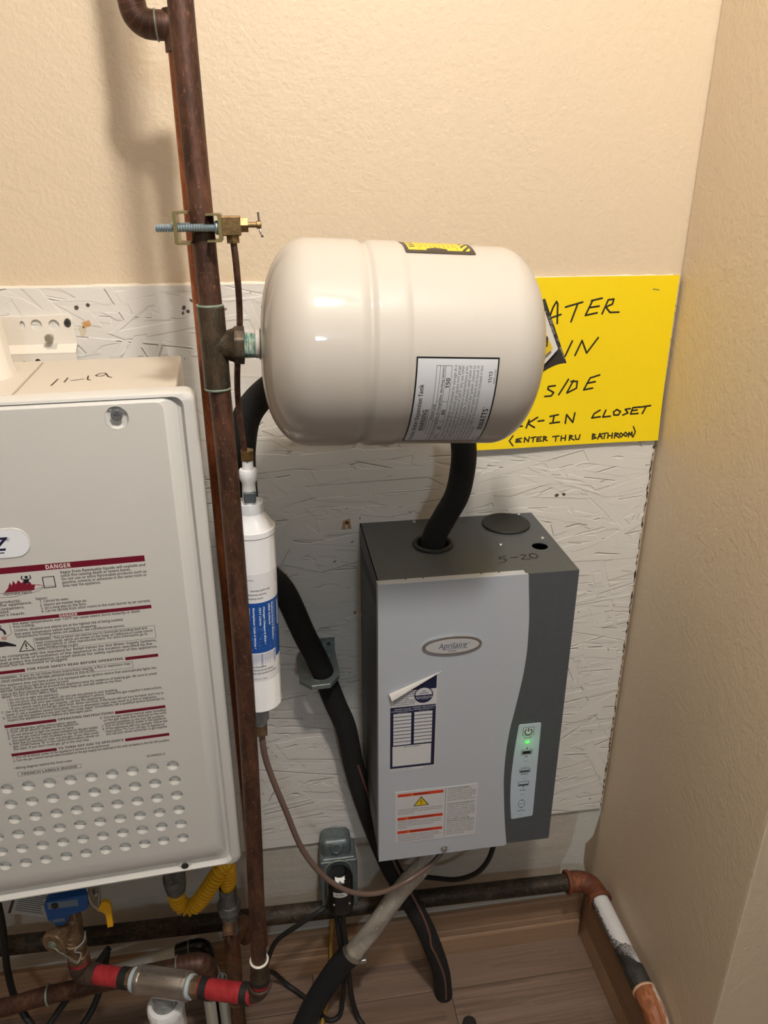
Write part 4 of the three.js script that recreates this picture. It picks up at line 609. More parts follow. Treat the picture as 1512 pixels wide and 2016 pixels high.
    c.fillRect(X(0.0195), Y(0.7492), X(0.0778) - X(0.0195), Y(0.712) - Y(0.7492)); c.fillStyle = '#20243c'; c.font = 'bold 20px sans-serif'; c.fillText('Call us for assistance:', X(0.0485), Y(0.7462)); c.font = '14px sans-serif'; c.textAlign = 'left'; c.fillText('Form No. 1016   Research Products Corp.', X(0.0165), Y(0.7052), 300); c.textAlign = 'right'; c.fillText('Madison, Wisconsin', X(0.082), Y(0.7052)); c.fillText('53-18', X(0.082), Y(0.7035));
  });
  const flat = new THREE.Shape([[sx0, sy0], [sx1 - 0.0006, sy0 + 0.0035], [sx1, 0.8755], [0.0155, 0.846], [sx0, 0.843]].map((p) => new THREE.Vector2(...p))); const fg = new THREE.ExtrudeGeometry(flat, { depth: 0.0003, bevelEnabled: false }); { const p = fg.attributes.position, uv = fg.attributes.uv; for (let i = 0; i < p.count; i++) uv.setXY(i, (p.getX(i) - sx0) / (sx1 - sx0), (p.getY(i) - sy0) / (sy1 - sy0)); }
  const sticker = part('service_sticker', fg.translate(0, 0, DZ), M({ map: stk, roughness: 0.35 }), door, 'navy and white service record sticker with a peeled corner');
  { // the rolled corner: a flap leaving the fold line and curling forward and down
    const a = V([0.0142, 0.8450, DZ + 0.0003]), b = V([sx1, 0.8757, DZ + 0.0003]), dir = b.clone().sub(a), L = dir.length(); dir.normalize(); const up = new THREE.Vector3(-dir.y, dir.x, 0), pos = [], idx = [], n = 14, m = 10;
    for (let i = 0; i <= n; i++) { const k = i / n, w = 0.0125 * (1 - k) + 0.0004, rad = 0.0028 * (1 - k) + 0.0002; for (let j = 0; j <= m; j++) { const q = j / m * 1.55 * Math.PI * 0.62, y = rad * Math.sin(q) * 0.7 - Math.max(0, q - 1.6) * w * 0.42, z = rad * (1 - Math.cos(q)) * 1.5; const p = a.clone().add(dir.clone().multiplyScalar(k * L)).add(up.clone().multiplyScalar(y)).add(new THREE.Vector3(0, 0, z)); pos.push(p.x, p.y, p.z); } }
    for (let i = 0; i < n; i++) for (let j = 0; j < m; j++) { const q = i * (m + 1) + j; idx.push(q, q + 1, q + m + 1, q + 1, q + m + 2, q + m + 1); }
    const g = new THREE.BufferGeometry(); g.setAttribute('position', new THREE.Float32BufferAttribute(pos, 3)); g.setIndex(idx); g.computeVertexNormals(); part('peeled_corner', g, M({ color: 0xcfccc8, roughness: 0.5, side: THREE.DoubleSide }), sticker);
  }
  // electrical warning label
  const wl = canvasTex(1040, 840, (c, w, h) => {
    c.fillStyle = '#c3c3c5'; c.fillRect(0, 0, w, h); const X = (x) => (x - 0.0240) / 0.13 * w, Y = (y) => (0.6615 - y) / 0.105 * h; const bar = (y, s) => { c.fillStyle = '#c6391f'; c.fillRect(X(0.028), Y(y), X(0.0995) - X(0.028), 46); c.fillStyle = '#4c0f0a'; c.font = 'bold 40px sans-serif'; c.textAlign = 'center'; c.fillText(s, X(0.064) + 12, Y(y) + 38); c.fillStyle = '#c98b1e'; c.beginPath(); const m = X(0.064) - c.measureText(s).width / 2 - 14; c.moveTo(m, Y(y) + 8); c.lineTo(m + 18, Y(y) + 38); c.lineTo(m - 18, Y(y) + 38); c.fill(); };
    bar(0.6568, 'WARNING'); bar(0.6098, 'AVERTISSEMENT'); bar(0.5822, 'ADVERTENCIA');
    c.fillStyle = '#16120e'; c.beginPath(); c.moveTo(X(0.0645), Y(0.6485)); c.lineTo(X(0.0772), Y(0.6298)); c.lineTo(X(0.0525), Y(0.6298)); c.fill(); c.fillStyle = '#d8b71f'; c.beginPath(); c.moveTo(X(0.0645), Y(0.6462)); c.lineTo(X(0.0748), Y(0.631)); c.lineTo(X(0.0549), Y(0.631)); c.fill(); c.strokeStyle = '#16120e'; c.lineWidth = 7; c.beginPath(); c.moveTo(X(0.0655), Y(0.643)); c.lineTo(X(0.0632), Y(0.6385)); c.lineTo(X(0.0662), Y(0.638)); c.lineTo(X(0.064), Y(0.632)); c.stroke();
    const para = (x, y, W, lines, bold0) => lines.forEach((s, i) => { c.fillStyle = '#1d1d1f'; c.textAlign = 'left'; c.font = (i < bold0 ? 'bold ' : '') + '27px sans-serif'; c.fillText(s, X(x), Y(y) + i * 31, W); });
    para(0.0285, 0.6238, 560, ['HAZARDOUS VOLTAGE. Disconnect power before', 'servicing humidifier. Read maintenance manual', 'before servicing.'], 0); para(0.0285, 0.5990, 560, ['TENSION DANGEREUSE. Coupez l’alimentation', 'électrique avant tout entretien d’humidificateur.', 'Lisez le manuel d’entretien avant tout', 'entretien.'], 0); para(0.0285, 0.5715, 560, ['VOLTAJE PELIGROSO. Desconecte la energía', 'eléctrica antes de realizar tareas de mantenimiento', 'en el humidificador. Lea el manual de', 'mantenimiento antes de darle servicio.'], 0);
    c.fillStyle = '#222'; c.fillRect(X(0.1028), Y(0.6602), 4, Y(0.5595) - Y(0.6602));
    para(0.1062, 0.6560, 360, ['To service humidifier:', 'Turn humidifier off at the', 'humidistat switch. Allow humidifier', 'to drain for 3 minutes. The green', 'drain light will turn off when the', 'drain is complete and the', 'humidifier is off. Remove door.'], 1); para(0.1062, 0.6255, 360, ['Pour entretenir l’humidificateur :', 'Éteignez l’humidificateur au', 'commutateur manuel. Laissez', 'l’humidificateur se vidanger pendant', '3 minutes. Le voyant vert de vidange', 's’éteint lorsque la vidange est', 'terminée et l’humidificateur est', 'éteint. Enlevez la porte.'], 1); para(0.1062, 0.5942, 360, ['Para realizar tareas de', 'mantenimiento en el humidificador:', 'Apague el humidificador desde el', 'interruptor de encendido. Deje que', 'el humidificador drene durante 3', 'minutos. La luz verde de drenaje se', 'apagará cuando se complete el', 'drenaje y el humidificador se apague.', 'Remueva la puerta.'], 2);
  });
  const wg = new RoundedBoxGeometry(0.13, 0.105, 0.0006, 1, 0.0002).translate(0.089, 0.609, DZ + 0.0002); metres(wg); const wgp = wg; { const p = wg.attributes.position, uv = wg.attributes.uv; for (let i = 0; i < p.count; i++) uv.setXY(i, (p.getX(i) - 0.024) / 0.13, (p.getY(i) - 0.5565) / 0.105); }
  part('electrical_label', wg, M({ map: wl, roughness: 0.4 }), door, 'white label with three red warning bars');
  { const sx = 0.1042, sy = 0.5345; part('door_screw', merge([lathe([[0.0005, 0], [0.0052, 0.0002], [0.0056, 0.0014], [0.0056, 0.002]], [sx, sy, DZ + 0.002], [sx, sy, -1], 22), hex([sx, sy, DZ + 0.0015], [sx, sy, DZ + 0.0038], 0.0038), crossHead(sx, sy, DZ + 0.0052, 0.0034, 0.001, 1)]), steel, door); }
  // control strip
  const cs = new THREE.Shape(); cs.moveTo(0.2152, 0.7634); cs.lineTo(0.2452, 0.7634); cs.quadraticCurveTo(0.2476, 0.7634, 0.2476, 0.761); cs.lineTo(0.2488, 0.5815); cs.quadraticCurveTo(0.2486, 0.5788, 0.246, 0.5785); cs.lineTo(0.2165, 0.5765); cs.quadraticCurveTo(0.2138, 0.5765, 0.2132, 0.579); cs.splineThru([[0.2093, 0.6194], [0.2078, 0.659], [0.2089, 0.7025], [0.2112, 0.74], [0.2128, 0.7605]].map((p) => new THREE.Vector2(...p))); cs.quadraticCurveTo(0.2132, 0.7634, 0.2152, 0.7634);
  const ct = canvasTex(430, 1900, (c, w, h) => {
    const X = (x) => (x - 0.2070) / 0.043 * w, Y = (y) => (0.7645 - y) / 0.19 * h; c.fillStyle = '#b2c1cc'; c.fillRect(0, 0, w, h); c.strokeStyle = c.fillStyle = '#17191d'; c.lineWidth = 7; c.lineJoin = 'round'; const lab2 = (s, y) => { c.fillStyle = '#1d2024'; c.font = 'bold 38px sans-serif'; c.textAlign = 'center'; c.fillText(s, X(0.2286), Y(y)); };
    c.save(); c.fillStyle = '#c0c6cb'; c.beginPath(); c.roundRect(X(0.2203), Y(0.7573), 168, 152, 6); c.fill(); c.stroke(); c.lineWidth = 17; c.beginPath(); c.arc(X(0.2288), Y(0.7488), 56, -Math.PI * 0.32, Math.PI * 1.32); c.stroke(); c.beginPath(); c.moveTo(X(0.2288), Y(0.7558)); c.lineTo(X(0.2288), Y(0.7495)); c.stroke(); c.restore(); lab2('On/Off', 0.7366);
    c.lineWidth = 7; c.fillStyle = '#17191d'; c.fillRect(X(0.2222), Y(0.7124), 136, 58); c.beginPath(); c.moveTo(X(0.2205), Y(0.7142)); c.lineTo(X(0.227), Y(0.7155)); c.moveTo(X(0.2312), Y(0.7155)); c.lineTo(X(0.2376), Y(0.7142)); c.lineTo(X(0.2376), Y(0.7057)); c.lineTo(X(0.2205), Y(0.7057)); c.lineTo(X(0.2205), Y(0.7142)); c.stroke(); c.lineWidth = 14; c.beginPath(); c.moveTo(X(0.2291), Y(0.7195)); c.lineTo(X(0.2291), Y(0.715)); c.stroke(); lab2('Fill', 0.7003);
    c.lineWidth = 8; c.beginPath(); c.moveTo(X(0.2205), Y(0.6775)); c.lineTo(X(0.2208), Y(0.6702)); c.lineTo(X(0.2368), Y(0.6702)); c.lineTo(X(0.2371), Y(0.6775)); c.stroke(); c.fillRect(X(0.2215), Y(0.6742), 146, 30); c.lineWidth = 4; for (const x of [0.2228, 0.2243, 0.2258, 0.2318, 0.2333, 0.2348]) { c.beginPath(); c.moveTo(X(x), Y(0.6758)); c.lineTo(X(x), Y(0.681)); c.stroke(); } c.lineWidth = 12; c.beginPath(); c.moveTo(X(0.2288), Y(0.6765)); c.lineTo(X(0.2288), Y(0.681)); c.stroke(); lab2('Steam', 0.6658);
    c.lineWidth = 7; c.fillStyle = '#17191d'; c.strokeRect(X(0.2203), Y(0.6518), 166, 84); c.fillRect(X(0.2212), Y(0.6468), 148, 26); c.fillRect(X(0.2279), Y(0.6436), 16, 34); lab2('Drain', 0.6335);
    c.lineWidth = 6; c.beginPath(); c.moveTo(X(0.2235), Y(0.611)); c.lineTo(X(0.2258), Y(0.6135)); c.lineTo(X(0.2312), Y(0.6135)); c.lineTo(X(0.2335), Y(0.611)); c.lineTo(X(0.2335), Y(0.602)); c.lineTo(X(0.2308), Y(0.5995)); c.lineTo(X(0.2262), Y(0.5995)); c.lineTo(X(0.2235), Y(0.602)); c.closePath(); c.stroke(); c.strokeRect(X(0.2271), Y(0.6152), 28, 14); c.strokeRect(X(0.2271), Y(0.5992), 28, 14); c.beginPath(); c.moveTo(X(0.2245), Y(0.6065)); c.lineTo(X(0.2325), Y(0.6065)); c.stroke(); lab2('Service', 0.5912);
    c.fillStyle = '#8d9ba5'; for (const y of [0.6935, 0.6585, 0.6265, 0.584]) c.fillRect(X(0.2255), Y(y), 62, 12);
  });
  const cg2 = new THREE.ExtrudeGeometry(cs, { depth: 0.0006, bevelEnabled: true, bevelThickness: 0.0003, bevelSize: 0.0003, bevelSegments: 1, curveSegments: 20 }); { const p = cg2.attributes.position, uv = cg2.attributes.uv; for (let i = 0; i < p.count; i++) uv.setXY(i, (p.getX(i) - 0.207) / 0.043, (p.getY(i) - 0.5745) / 0.19); }
  const strip = part('control_strip', cg2.translate(0, 0, FZ + 0.0003), M({ map: ct, roughness: 0.35 }), t, 'pale blue strip with printed status symbols');
  const led = part('status_light', new THREE.SphereGeometry(0.0026, 18, 12).scale(1.25, 0.9, 0.4).translate(0.2285, 0.7298, FZ + 0.0014), M({ color: 0x1fdc2a, emissive: new THREE.Color(0.05, 1, 0.06), emissiveIntensity: 2.2 }), strip, 'glowing green light');
  const pl = new THREE.PointLight(new THREE.Color(0.1, 1, 0.12), 0.0006); pl.position.set(0.2285, 0.7298, FZ + 0.008); pl.name = 'status_glow'; pl.castShadow = true; scene.add(pl);
  // top: hose collar, blanking cap, small hole, screws, date
  part('hose_collar', lathe([[0.0235, -0.004], [0.0235, 0.0005], [0.03, 0.0005], [0.0305, 0.002], [0.0295, 0.0042], [0.0265, 0.0052], [0.0238, 0.0042], [0.0226, 0.001], [0.0226, -0.01]], [0.0972, HT, 0.094], [0.0972, HT + 1, 0.094], 44), blackRubber, t);
  part('blanking_cap', lathe([[0.0365, 0], [0.0374, 0.001], [0.0374, 0.003], [0.0364, 0.0042], [0.0005, 0.0042]], [0.2258, HT, 0.0405], [0.2258, HT + 1, 0.0405], 48), blackRubber, t);
  for (const [x, z] of [[0.1963, 0.109], [0.2655, 0.0968], [0.0854, 0.0085], [0.2584, 0.0045], [0.245, 0.003]]) part('top_screw', lathe([[0.0032, 0], [0.0032, 0.0008], [0.0024, 0.0018], [0.0005, 0.0022]], [x, HT, z], [x, HT + 1, z], 16), steel, t);
  part('side_screw', lathe([[0.003, 0], [0.003, 0.0008], [0.0005, 0.0018]], [0, 0.861, 0.012], [-1, 0.861, 0.012], 14), steel, t);
  const T = (x, z) => [x, HT + 0.0004, z], o = (cx, cz, a, b) => Array.from({ length: 11 }, (_, i) => [cx + a * Math.cos(i * 0.6283 - 1.4), cz + b * Math.sin(i * 0.6283 - 1.4)]);
  part('marker_date', ink([[[0.1935, 0.1462], [0.1825, 0.149], [0.1812, 0.1548], [0.1885, 0.1535], [0.1905, 0.1585], [0.1855, 0.1645], [0.1773, 0.1659]], [[0.198, 0.1532], [0.2082, 0.1526]], [[0.2146, 0.1482], [0.2195, 0.1452], [0.2218, 0.149], [0.217, 0.155], [0.2125, 0.1598], [0.2245, 0.1612]], o(0.2325, 0.152, 0.0055, 0.0075)], 0.0016, T), pen, t);
}

// ---------------------------------------------------------------- black steam hose: humidifier, behind the tank, down the wall to the floor
{
  const t = thing('steam_hose', 'thick black insulated hose looping from the humidifier top behind the tank down to the floor', 'hose', [0.02, 0, 0.1]);
  const path = [[0.0975, 0.985, 0.093], [0.0985, 1.03, 0.0935], [0.113, 1.066, 0.098], [0.128, 1.1, 0.103], [0.1335, 1.135, 0.107], [0.1325, 1.175, 0.115], [0.118, 1.235, 0.118], [0.075, 1.288, 0.124], [0.0, 1.315, 0.132], [-0.08, 1.3, 0.142], [-0.13, 1.276, 0.149], [-0.156, 1.248, 0.151], [-0.167, 1.205, 0.152], [-0.169, 1.14, 0.146], [-0.166, 1.06, 0.128], [-0.15, 1.0, 0.104], [-0.1269, 0.9624, 0.09], [-0.0968, 0.868, 0.071], [-0.0745, 0.802, 0.06], [-0.05, 0.715, 0.052], [-0.0352, 0.668, 0.05], [-0.022, 0.58, 0.048], [-0.004, 0.4945, 0.05], [0.0364, 0.3613, 0.069], [0.0687, 0.289, 0.083], [0.099, 0.22, 0.094], [0.1162, 0.168, 0.1], [0.137, 0.085, 0.096], [0.148, 0.0, 0.088]];
  const g = tube(path, 0.0178, 420, 20); const uv = g.attributes.uv; for (let i = 0; i < uv.count; i++) uv.setXY(i, uv.getX(i) * 240, uv.getY(i) * 12);
  part('insulation', g, blackSleeve, t);
  const c = new THREE.CatmullRomCurve3(path.map(V), false, 'centripetal'), wire = []; // brown wire taped along the lower length
  for (let k = 0; k <= 16; k++) { const u = 0.745 + k / 16 * 0.252, p = c.getPoint(u), s = Math.sin(k * 0.34) * 0.9; wire.push([p.x + 0.0125 * Math.cos(1.0 - s) * (k < 6 ? 1 : k < 11 ? 1.1 : -0.9 + (16 - k) * 0.06), Math.max(0.003, p.y + 0.004), p.z + 0.0165]); }
  part('taped_wire', tube(wire, 0.0024, 90, 8), M({ color: 0x6b4a40, roughness: 0.5 }), t, 'thin brown wire along the hose');
}
{ // galvanised hose bracket
  const t = thing('hose_bracket', 'galvanised octagonal bracket on the wall with the black hose passing through its hole', 'bracket', [-0.076, 0.79, 0]);
  const s = new THREE.Shape([[-0.106, 0.0015], [-0.046, 0.0015], [-0.0445, 0.06], [-0.046, 0.074], [-0.0615, 0.096], [-0.09, 0.0975], [-0.1085, 0.078], [-0.1095, 0.02]].map((p) => new THREE.Vector2(...p))); const h = new THREE.Path(); h.absellipse(-0.0735, 0.0605, 0.0205, 0.0235, 0, 2 * Math.PI, true); s.holes.push(h);
  part('shelf_plate', new THREE.ExtrudeGeometry(s, { depth: 0.0022, bevelEnabled: true, bevelThickness: 0.0004, bevelSize: 0.0004, bevelSegments: 1, curveSegments: 24 }).rotateX(Math.PI / 2).translate(0, 0.791, 0), galvanised, t);
  part('front_flange', merge([[[-0.1085, 0.078], [-0.09, 0.0975]], [[-0.09, 0.0975], [-0.0615, 0.096]], [[-0.0615, 0.096], [-0.046, 0.074]]].map(([a, b]) => { const L = Math.hypot(b[0] - a[0], b[1] - a[1]), g = new THREE.BoxGeometry(L, 0.006, 0.0016); g.rotateY(-Math.atan2(b[1] - a[1], b[0] - a[0])); return g.translate((a[0] + b[0]) / 2, 0.7868, (a[1] + b[1]) / 2); })), galvanised, t);
  const tab = new THREE.Shape([[-0.078, 0.789], [-0.0455, 0.789], [-0.0455, 0.815], [-0.078, 0.815]].map((p) => new THREE.Vector2(...p))); const q = new THREE.Path(); q.absarc(-0.0555, 0.803, 0.0042, 0, 2 * Math.PI, true); tab.holes.push(q);
  part('wall_tab', new THREE.ExtrudeGeometry(tab, { depth: 0.002, bevelEnabled: false }).translate(0, 0, 0.0006), galvanised, t); part('screw', lathe([[0.0036, 0], [0.003, 0.0012], [0.0004, 0.0016]], [-0.0555, 0.803, 0.0004], [-0.0555, 0.803, 1], 14), darkSteel, t);
}
{ // thin brown tube from the filter under the humidifier
  const t = thing('water_tube', 'thin brown plastic tube sagging from the filter bottom to the humidifier underside', 'tube', [-0.02, 0.45, 0.22]);
  part('tube', capTube([[-0.1652, 0.852, 0.27], [-0.1651, 0.835, 0.27], [-0.1619, 0.7973, 0.266], [-0.1426, 0.709, 0.26], [-0.1178, 0.6074, 0.25], [-0.0816, 0.5328, 0.24], [-0.0415, 0.4829, 0.225], [0.0013, 0.4586, 0.21], [0.0467, 0.4524, 0.19], [0.0912, 0.4738, 0.18], [0.112, 0.492, 0.172], [0.128, 0.5235, 0.165]], 0.0042, 160, 12), M({ color: 0x6f5b52, roughness: 0.4 }), t);
}
{ // clear drain tube clamped into a black hose
  const t = thing('drain_tube', 'cloudy clear plastic drain tube slanting down under the humidifier into a black hose', 'tube', [0.03, 0.15, 0.1]);
  part('clear_tube', capTube([[0.14, 0.5235, 0.098], [0.128, 0.47, 0.1], [0.1057, 0.4, 0.1], [0.0552, 0.328, 0.101], [-0.0017, 0.233, 0.103], [-0.036, 0.184, 0.104]], 0.0172, 80, 20), MP({ roughness: 0.35, map: stain([158, 150, 138], [182, 175, 163], [218, 213, 204], 0.72), clearcoat: 0.3 }), t);
  part('tube_elbow', lathe([[0.0175, 0], [0.0182, 0.004], [0.0182, 0.016], [0.0165, 0.02]], [-0.027, 0.196, 0.1035], [-0.7, -0.66, 0.17], 26), MP({ color: 0xa9a18f, roughness: 0.35, clearcoat: 0.4 }), t);
  const h = part('black_hose', capTube([[-0.036, 0.184, 0.104], [-0.06, 0.158, 0.105], [-0.09, 0.113, 0.11], [-0.12, 0.062, 0.118], [-0.142, 0.026, 0.135], [-0.155, 0.0215, 0.17]], 0.021, 60, 20), blackFoam, t);
  part('hose_clamp', merge([lathe([[0.0185, 0], [0.0215, 0.0005], [0.0215, 0.009], [0.0185, 0.0095]], [-0.0335, 0.188, 0.104], [-0.7, -0.66, 0.17], 28), box(-0.026, -0.012, 0.166, 0.176, 0.106, 0.118, 0.002)]), steel, t);
}
// ---------------------------------------------------------------- outlet box, plug and cords
{
  const t = thing('outlet_box', 'grey cast metal outlet box on the wall below the hose', 'outlet box', [-0.055, 0.248, 0]);
  part('box_body', box(-0.0875, -0.0205, 0.247, 0.366, 0.0005, 0.05, 0.006, 3), greyEnamel, t); part('cover_plate', box(-0.0885, -0.0198, 0.2465, 0.3665, 0.05, 0.056, 0.0035, 3), greyEnamel, t);
  part('conduit_hub', box(-0.0855, -0.0285, 0.355, 0.399, 0.0005, 0.042, 0.012, 4), greyEnamel, t); part('hub_plug', merge([torus([-0.057, 0.384, 0.042], [0, 0.3, 1], 0.009, 0.0022), cyl([-0.057, 0.384, 0.039], [-0.057, 0.385, 0.0435], 0.008, 0.008, 20)]), greyEnamel, t);
}
{
  const t = thing('power_plug', 'black power plug with a white sticker pushed into the grey outlet box', 'plug', [-0.055, 0.262, 0.08]);
  const p = []; for (let i = 0; i <= 8; i++) { const a = i / 8 * Math.PI / 2; p.push([0.0196 * Math.sin(a) + 0.0002, 0.018 * (1 - Math.cos(a))]); } p.push([0.0198, 0.03], [0.0196, 0.052], [0.0192, 0.055], [0.0206, 0.058], [0.0206, 0.078]); for (let i = 0; i <= 6; i++) { const a = i / 6 * Math.PI / 2; p.push([0.0066 + 0.014 * Math.cos(a), 0.080 + 0.018 * Math.sin(a)]); } p.push([0.0062, 0.11], [0.0001, 0.11]); p.forEach((q, i) => { if (i < p.length - 2) q[0] *= 1.22; });
  part('plug_body', lathe(p, [-0.0558, 0.372, 0.0815], [-0.0528, -0.628, 0.0815], 36, 50), blackPlastic, t);
  part('plug_face', torus([-0.0558, 0.345, 0.0572], [0, 0, 1], 0.0245, 0.0018), solderGrey, t);
  for (const [x, y] of [[-0.0685, 0.313], [-0.0405, 0.312]]) part('plug_screw', new THREE.SphereGeometry(0.0024, 12, 8).translate(x, y, 0.1025), steel, t);
  const lt = canvasTex(256, 96, (c, w, h) => { c.fillStyle = '#c9c9c6'; c.fillRect(0, 0, w, h); c.fillStyle = '#222'; c.font = 'bold 38px sans-serif'; c.fillText('TO CTRL', 40, 62); });
  part('sticker', along(new THREE.CylinderGeometry(0.0245, 0.0245, 0.0115, 20, 1, true, -0.62, 1.1).translate(0, 0, 0), [-0.0553, 0.3385, 0.0815], [-0.0553, 1.3385, 0.0815]), M({ map: lt, roughness: 0.5, side: THREE.DoubleSide }), t, 'small white printed sticker');
}
{
  const t = thing('plug_cord', 'black cord dropping straight from the plug to the floor', 'cord', [-0.05, 0, 0.1]);
  part('cord', capTube([[-0.0526, 0.266, 0.0815], [-0.052, 0.235, 0.084], [-0.0485, 0.19, 0.094], [-0.045, 0.115, 0.104], [-0.038, 0.035, 0.106], [-0.028, 0.0062, 0.118], [-0.008, 0.0056, 0.15], [0.02, 0.0056, 0.2]], 0.0052, 90, 12), blackCable, t);
  const u = thing('looped_cord', 'black cord looping from the outlet box down across the floor and back up the wall', 'cord', [-0.13, 0, 0.06]);
  part('cord', capTube([[-0.064, 0.25, 0.066], [-0.06, 0.21, 0.085], [-0.0555, 0.14, 0.095], [-0.058, 0.05, 0.099], [-0.068, 0.012, 0.107], [-0.087, 0.0055, 0.108], [-0.1314, 0.0055, 0.055], [-0.163, 0.012, 0.03], [-0.19, 0.05, 0.026], [-0.205, 0.105, 0.06], [-0.1985, 0.155, 0.08], [-0.176, 0.2225, 0.088], [-0.1324, 0.2575, 0.088], [-0.09, 0.283, 0.085], [-0.078, 0.279, 0.075], [-0.073, 0.2655, 0.058]], 0.0046, 150, 12), blackCable, u);
}
{
  const t = thing('black_wire', 'thin black wire curving from the humidifier underside to the wall', 'wire', [0.2, 0.3, 0.09]);
  part('wire', capTube([[0.224, 0.5235, 0.1], [0.2265, 0.45, 0.1], [0.2245, 0.405, 0.1], [0.2148, 0.368, 0.1], [0.1965, 0.338, 0.096], [0.165, 0.312, 0.082], [0.13, 0.296, 0.06], [0.085, 0.285, 0.035], [0.05, 0.28, 0.012]], 0.0047, 80, 10), blackCable, t);
  const y = thing('yellow_cable', 'flat yellow cable behind the plug running down the wall onto the floor', 'cable', [-0.08, 0, 0.05]);
  part('cable', tube([[-0.0635, 0.25, 0.012], [-0.0648, 0.205, 0.013], [-0.0705, 0.13, 0.018], [-0.0755, 0.06, 0.027], [-0.079, 0.012, 0.045], [-0.084, 0.0045, 0.062], [-0.1, 0.004, 0.108], [-0.112, 0.004, 0.16]], 0.0036, 80, 8).scale(1, 1, 1), M({ color: 0xb99235, roughness: 0.5 }), y);
}
{ // dark round object by the hose at the picture's foot
  const t = thing('rubber_stopper', 'small dark round rubber stopper on the floor boards', 'stopper', [0.183, 0, 0.158]);
  part('stopper', lathe([[0.0005, 0], [0.013, 0], [0.0145, 0.002], [0.013, 0.012], [0.009, 0.015], [0.0005, 0.0155]], [0.183, 0.0002, 0.158], [0.183, 1, 0.158], 26), blackRubber, t);
}
// ---------------------------------------------------------------- iron gas pipe along the wall and the right wall
{
  const t = thing('gas_pipe', 'black iron gas pipe along the wall foot with a rust brown corner elbow', 'pipe', [0, 0.2, 0.045]);
  part('wall_run', metres(cyl([-0.945, 0.2585, 0.045], [0.422, 0.2185, 0.045], 0.0167, 0.0167, 28), 3), iron, t);
  part('corner_elbow', merge([capTube([[0.408, 0.2187, 0.045], [0.425, 0.2184, 0.0452], [0.441, 0.2172, 0.0495], [0.4515, 0.2158, 0.060], [0.4555, 0.2142, 0.076], [0.456, 0.2134, 0.09]], 0.0205, 30, 24), lathe([[0.0185, 0], [0.0235, 0.001], [0.0235, 0.007], [0.0205, 0.01]], [0.402, 0.2189, 0.045], [1.402, 0.19, 0.045], 28), lathe([[0.0205, 0], [0.0238, 0.003], [0.0238, 0.009], [0.0185, 0.01]], [0.456, 0.2137, 0.084], [0.4565, 0.2182, 1.084], 28)]), rust, t, 'rust brown cast elbow');
  // side run: iron oversprayed with white paint, speckled where the spray thins out
  const spray = canvasTex(512, 1024, (c, w, h) => { c.fillStyle = '#2e2a27'; c.fillRect(0, 0, w, h); c.fillStyle = '#d9d8d8'; c.beginPath(); c.moveTo(0.2 * w, h); for (let k = 0; k <= 30; k++) c.lineTo((0.14 + rr(-0.03, 0.03)) * w, (1 - k / 30 * 0.6) * h); for (let k = 0; k <= 12; k++) c.lineTo((0.14 + k / 12 * 0.54) * w, (0.4 - Math.sin(k / 12 * 3.14) * 0.12 + rr(-0.03, 0.03)) * h); for (let k = 30; k >= 0; k--) c.lineTo((0.68 + rr(-0.03, 0.03)) * w, (1 - k / 30 * 0.6) * h); c.fill(); for (let i = 0; i < 26000; i++) { const v = rnd(), e = v < 0.06 ? 0.45 : v > 0.62 ? 0.5 - (v - 0.62) * 1.35 : 0.5; const a = (rnd() - 0.5 + rnd() - 0.5) * e; const x = (0.40 + a) * w, g = Math.floor(rr(196, 232)); c.fillStyle = `rgba(${g},${g},${g + 2},${rr(0.35, 0.9)})`; c.beginPath(); c.arc(x, (1 - v) * h, rr(1, 3.6) * (v > 0.7 ? 0.7 : 1), 0, 7); c.fill(); } });
  spray.wrapS = THREE.RepeatWrapping;
  part('side_run', along(new THREE.CylinderGeometry(0.0172, 0.0172, 0.158, 40, 1, true).translate(0, 0.079, 0), [0.456, 0.2136, 0.086], [0.4568, 0.2272, 1.086]), M({ map: spray, roughness: 0.55 }), t, 'iron pipe oversprayed with white paint');
  part('black_sleeve', lathe([[0.0172, 0], [0.0188, 0.001], [0.0188, 0.038], [0.0172, 0.039]], [0.4562, 0.2152, 0.236], [0.457, 0.2292, 1.236], 28), M({ map: stain([34, 33, 31], [62, 60, 56], [120, 110, 98], 0.78), roughness: 0.6 }), t);
  part('joint_bead', torus([0.4563, 0.216, 0.277], [0, 0.01, 1], 0.0182, 0.003), M({ color: 0xc7a588, roughness: 0.6 }), t);
  part('lower_elbow', capTube([[0.4563, 0.2163, 0.278], [0.4565, 0.2165, 0.298], [0.457, 0.212, 0.318], [0.4575, 0.199, 0.333], [0.4575, 0.18, 0.339], [0.4575, 0.12, 0.34], [0.4575, 0.0005, 0.34]], 0.0195, 60, 26), rustPainted, t, 'rust orange elbow with smears of white paint');
}
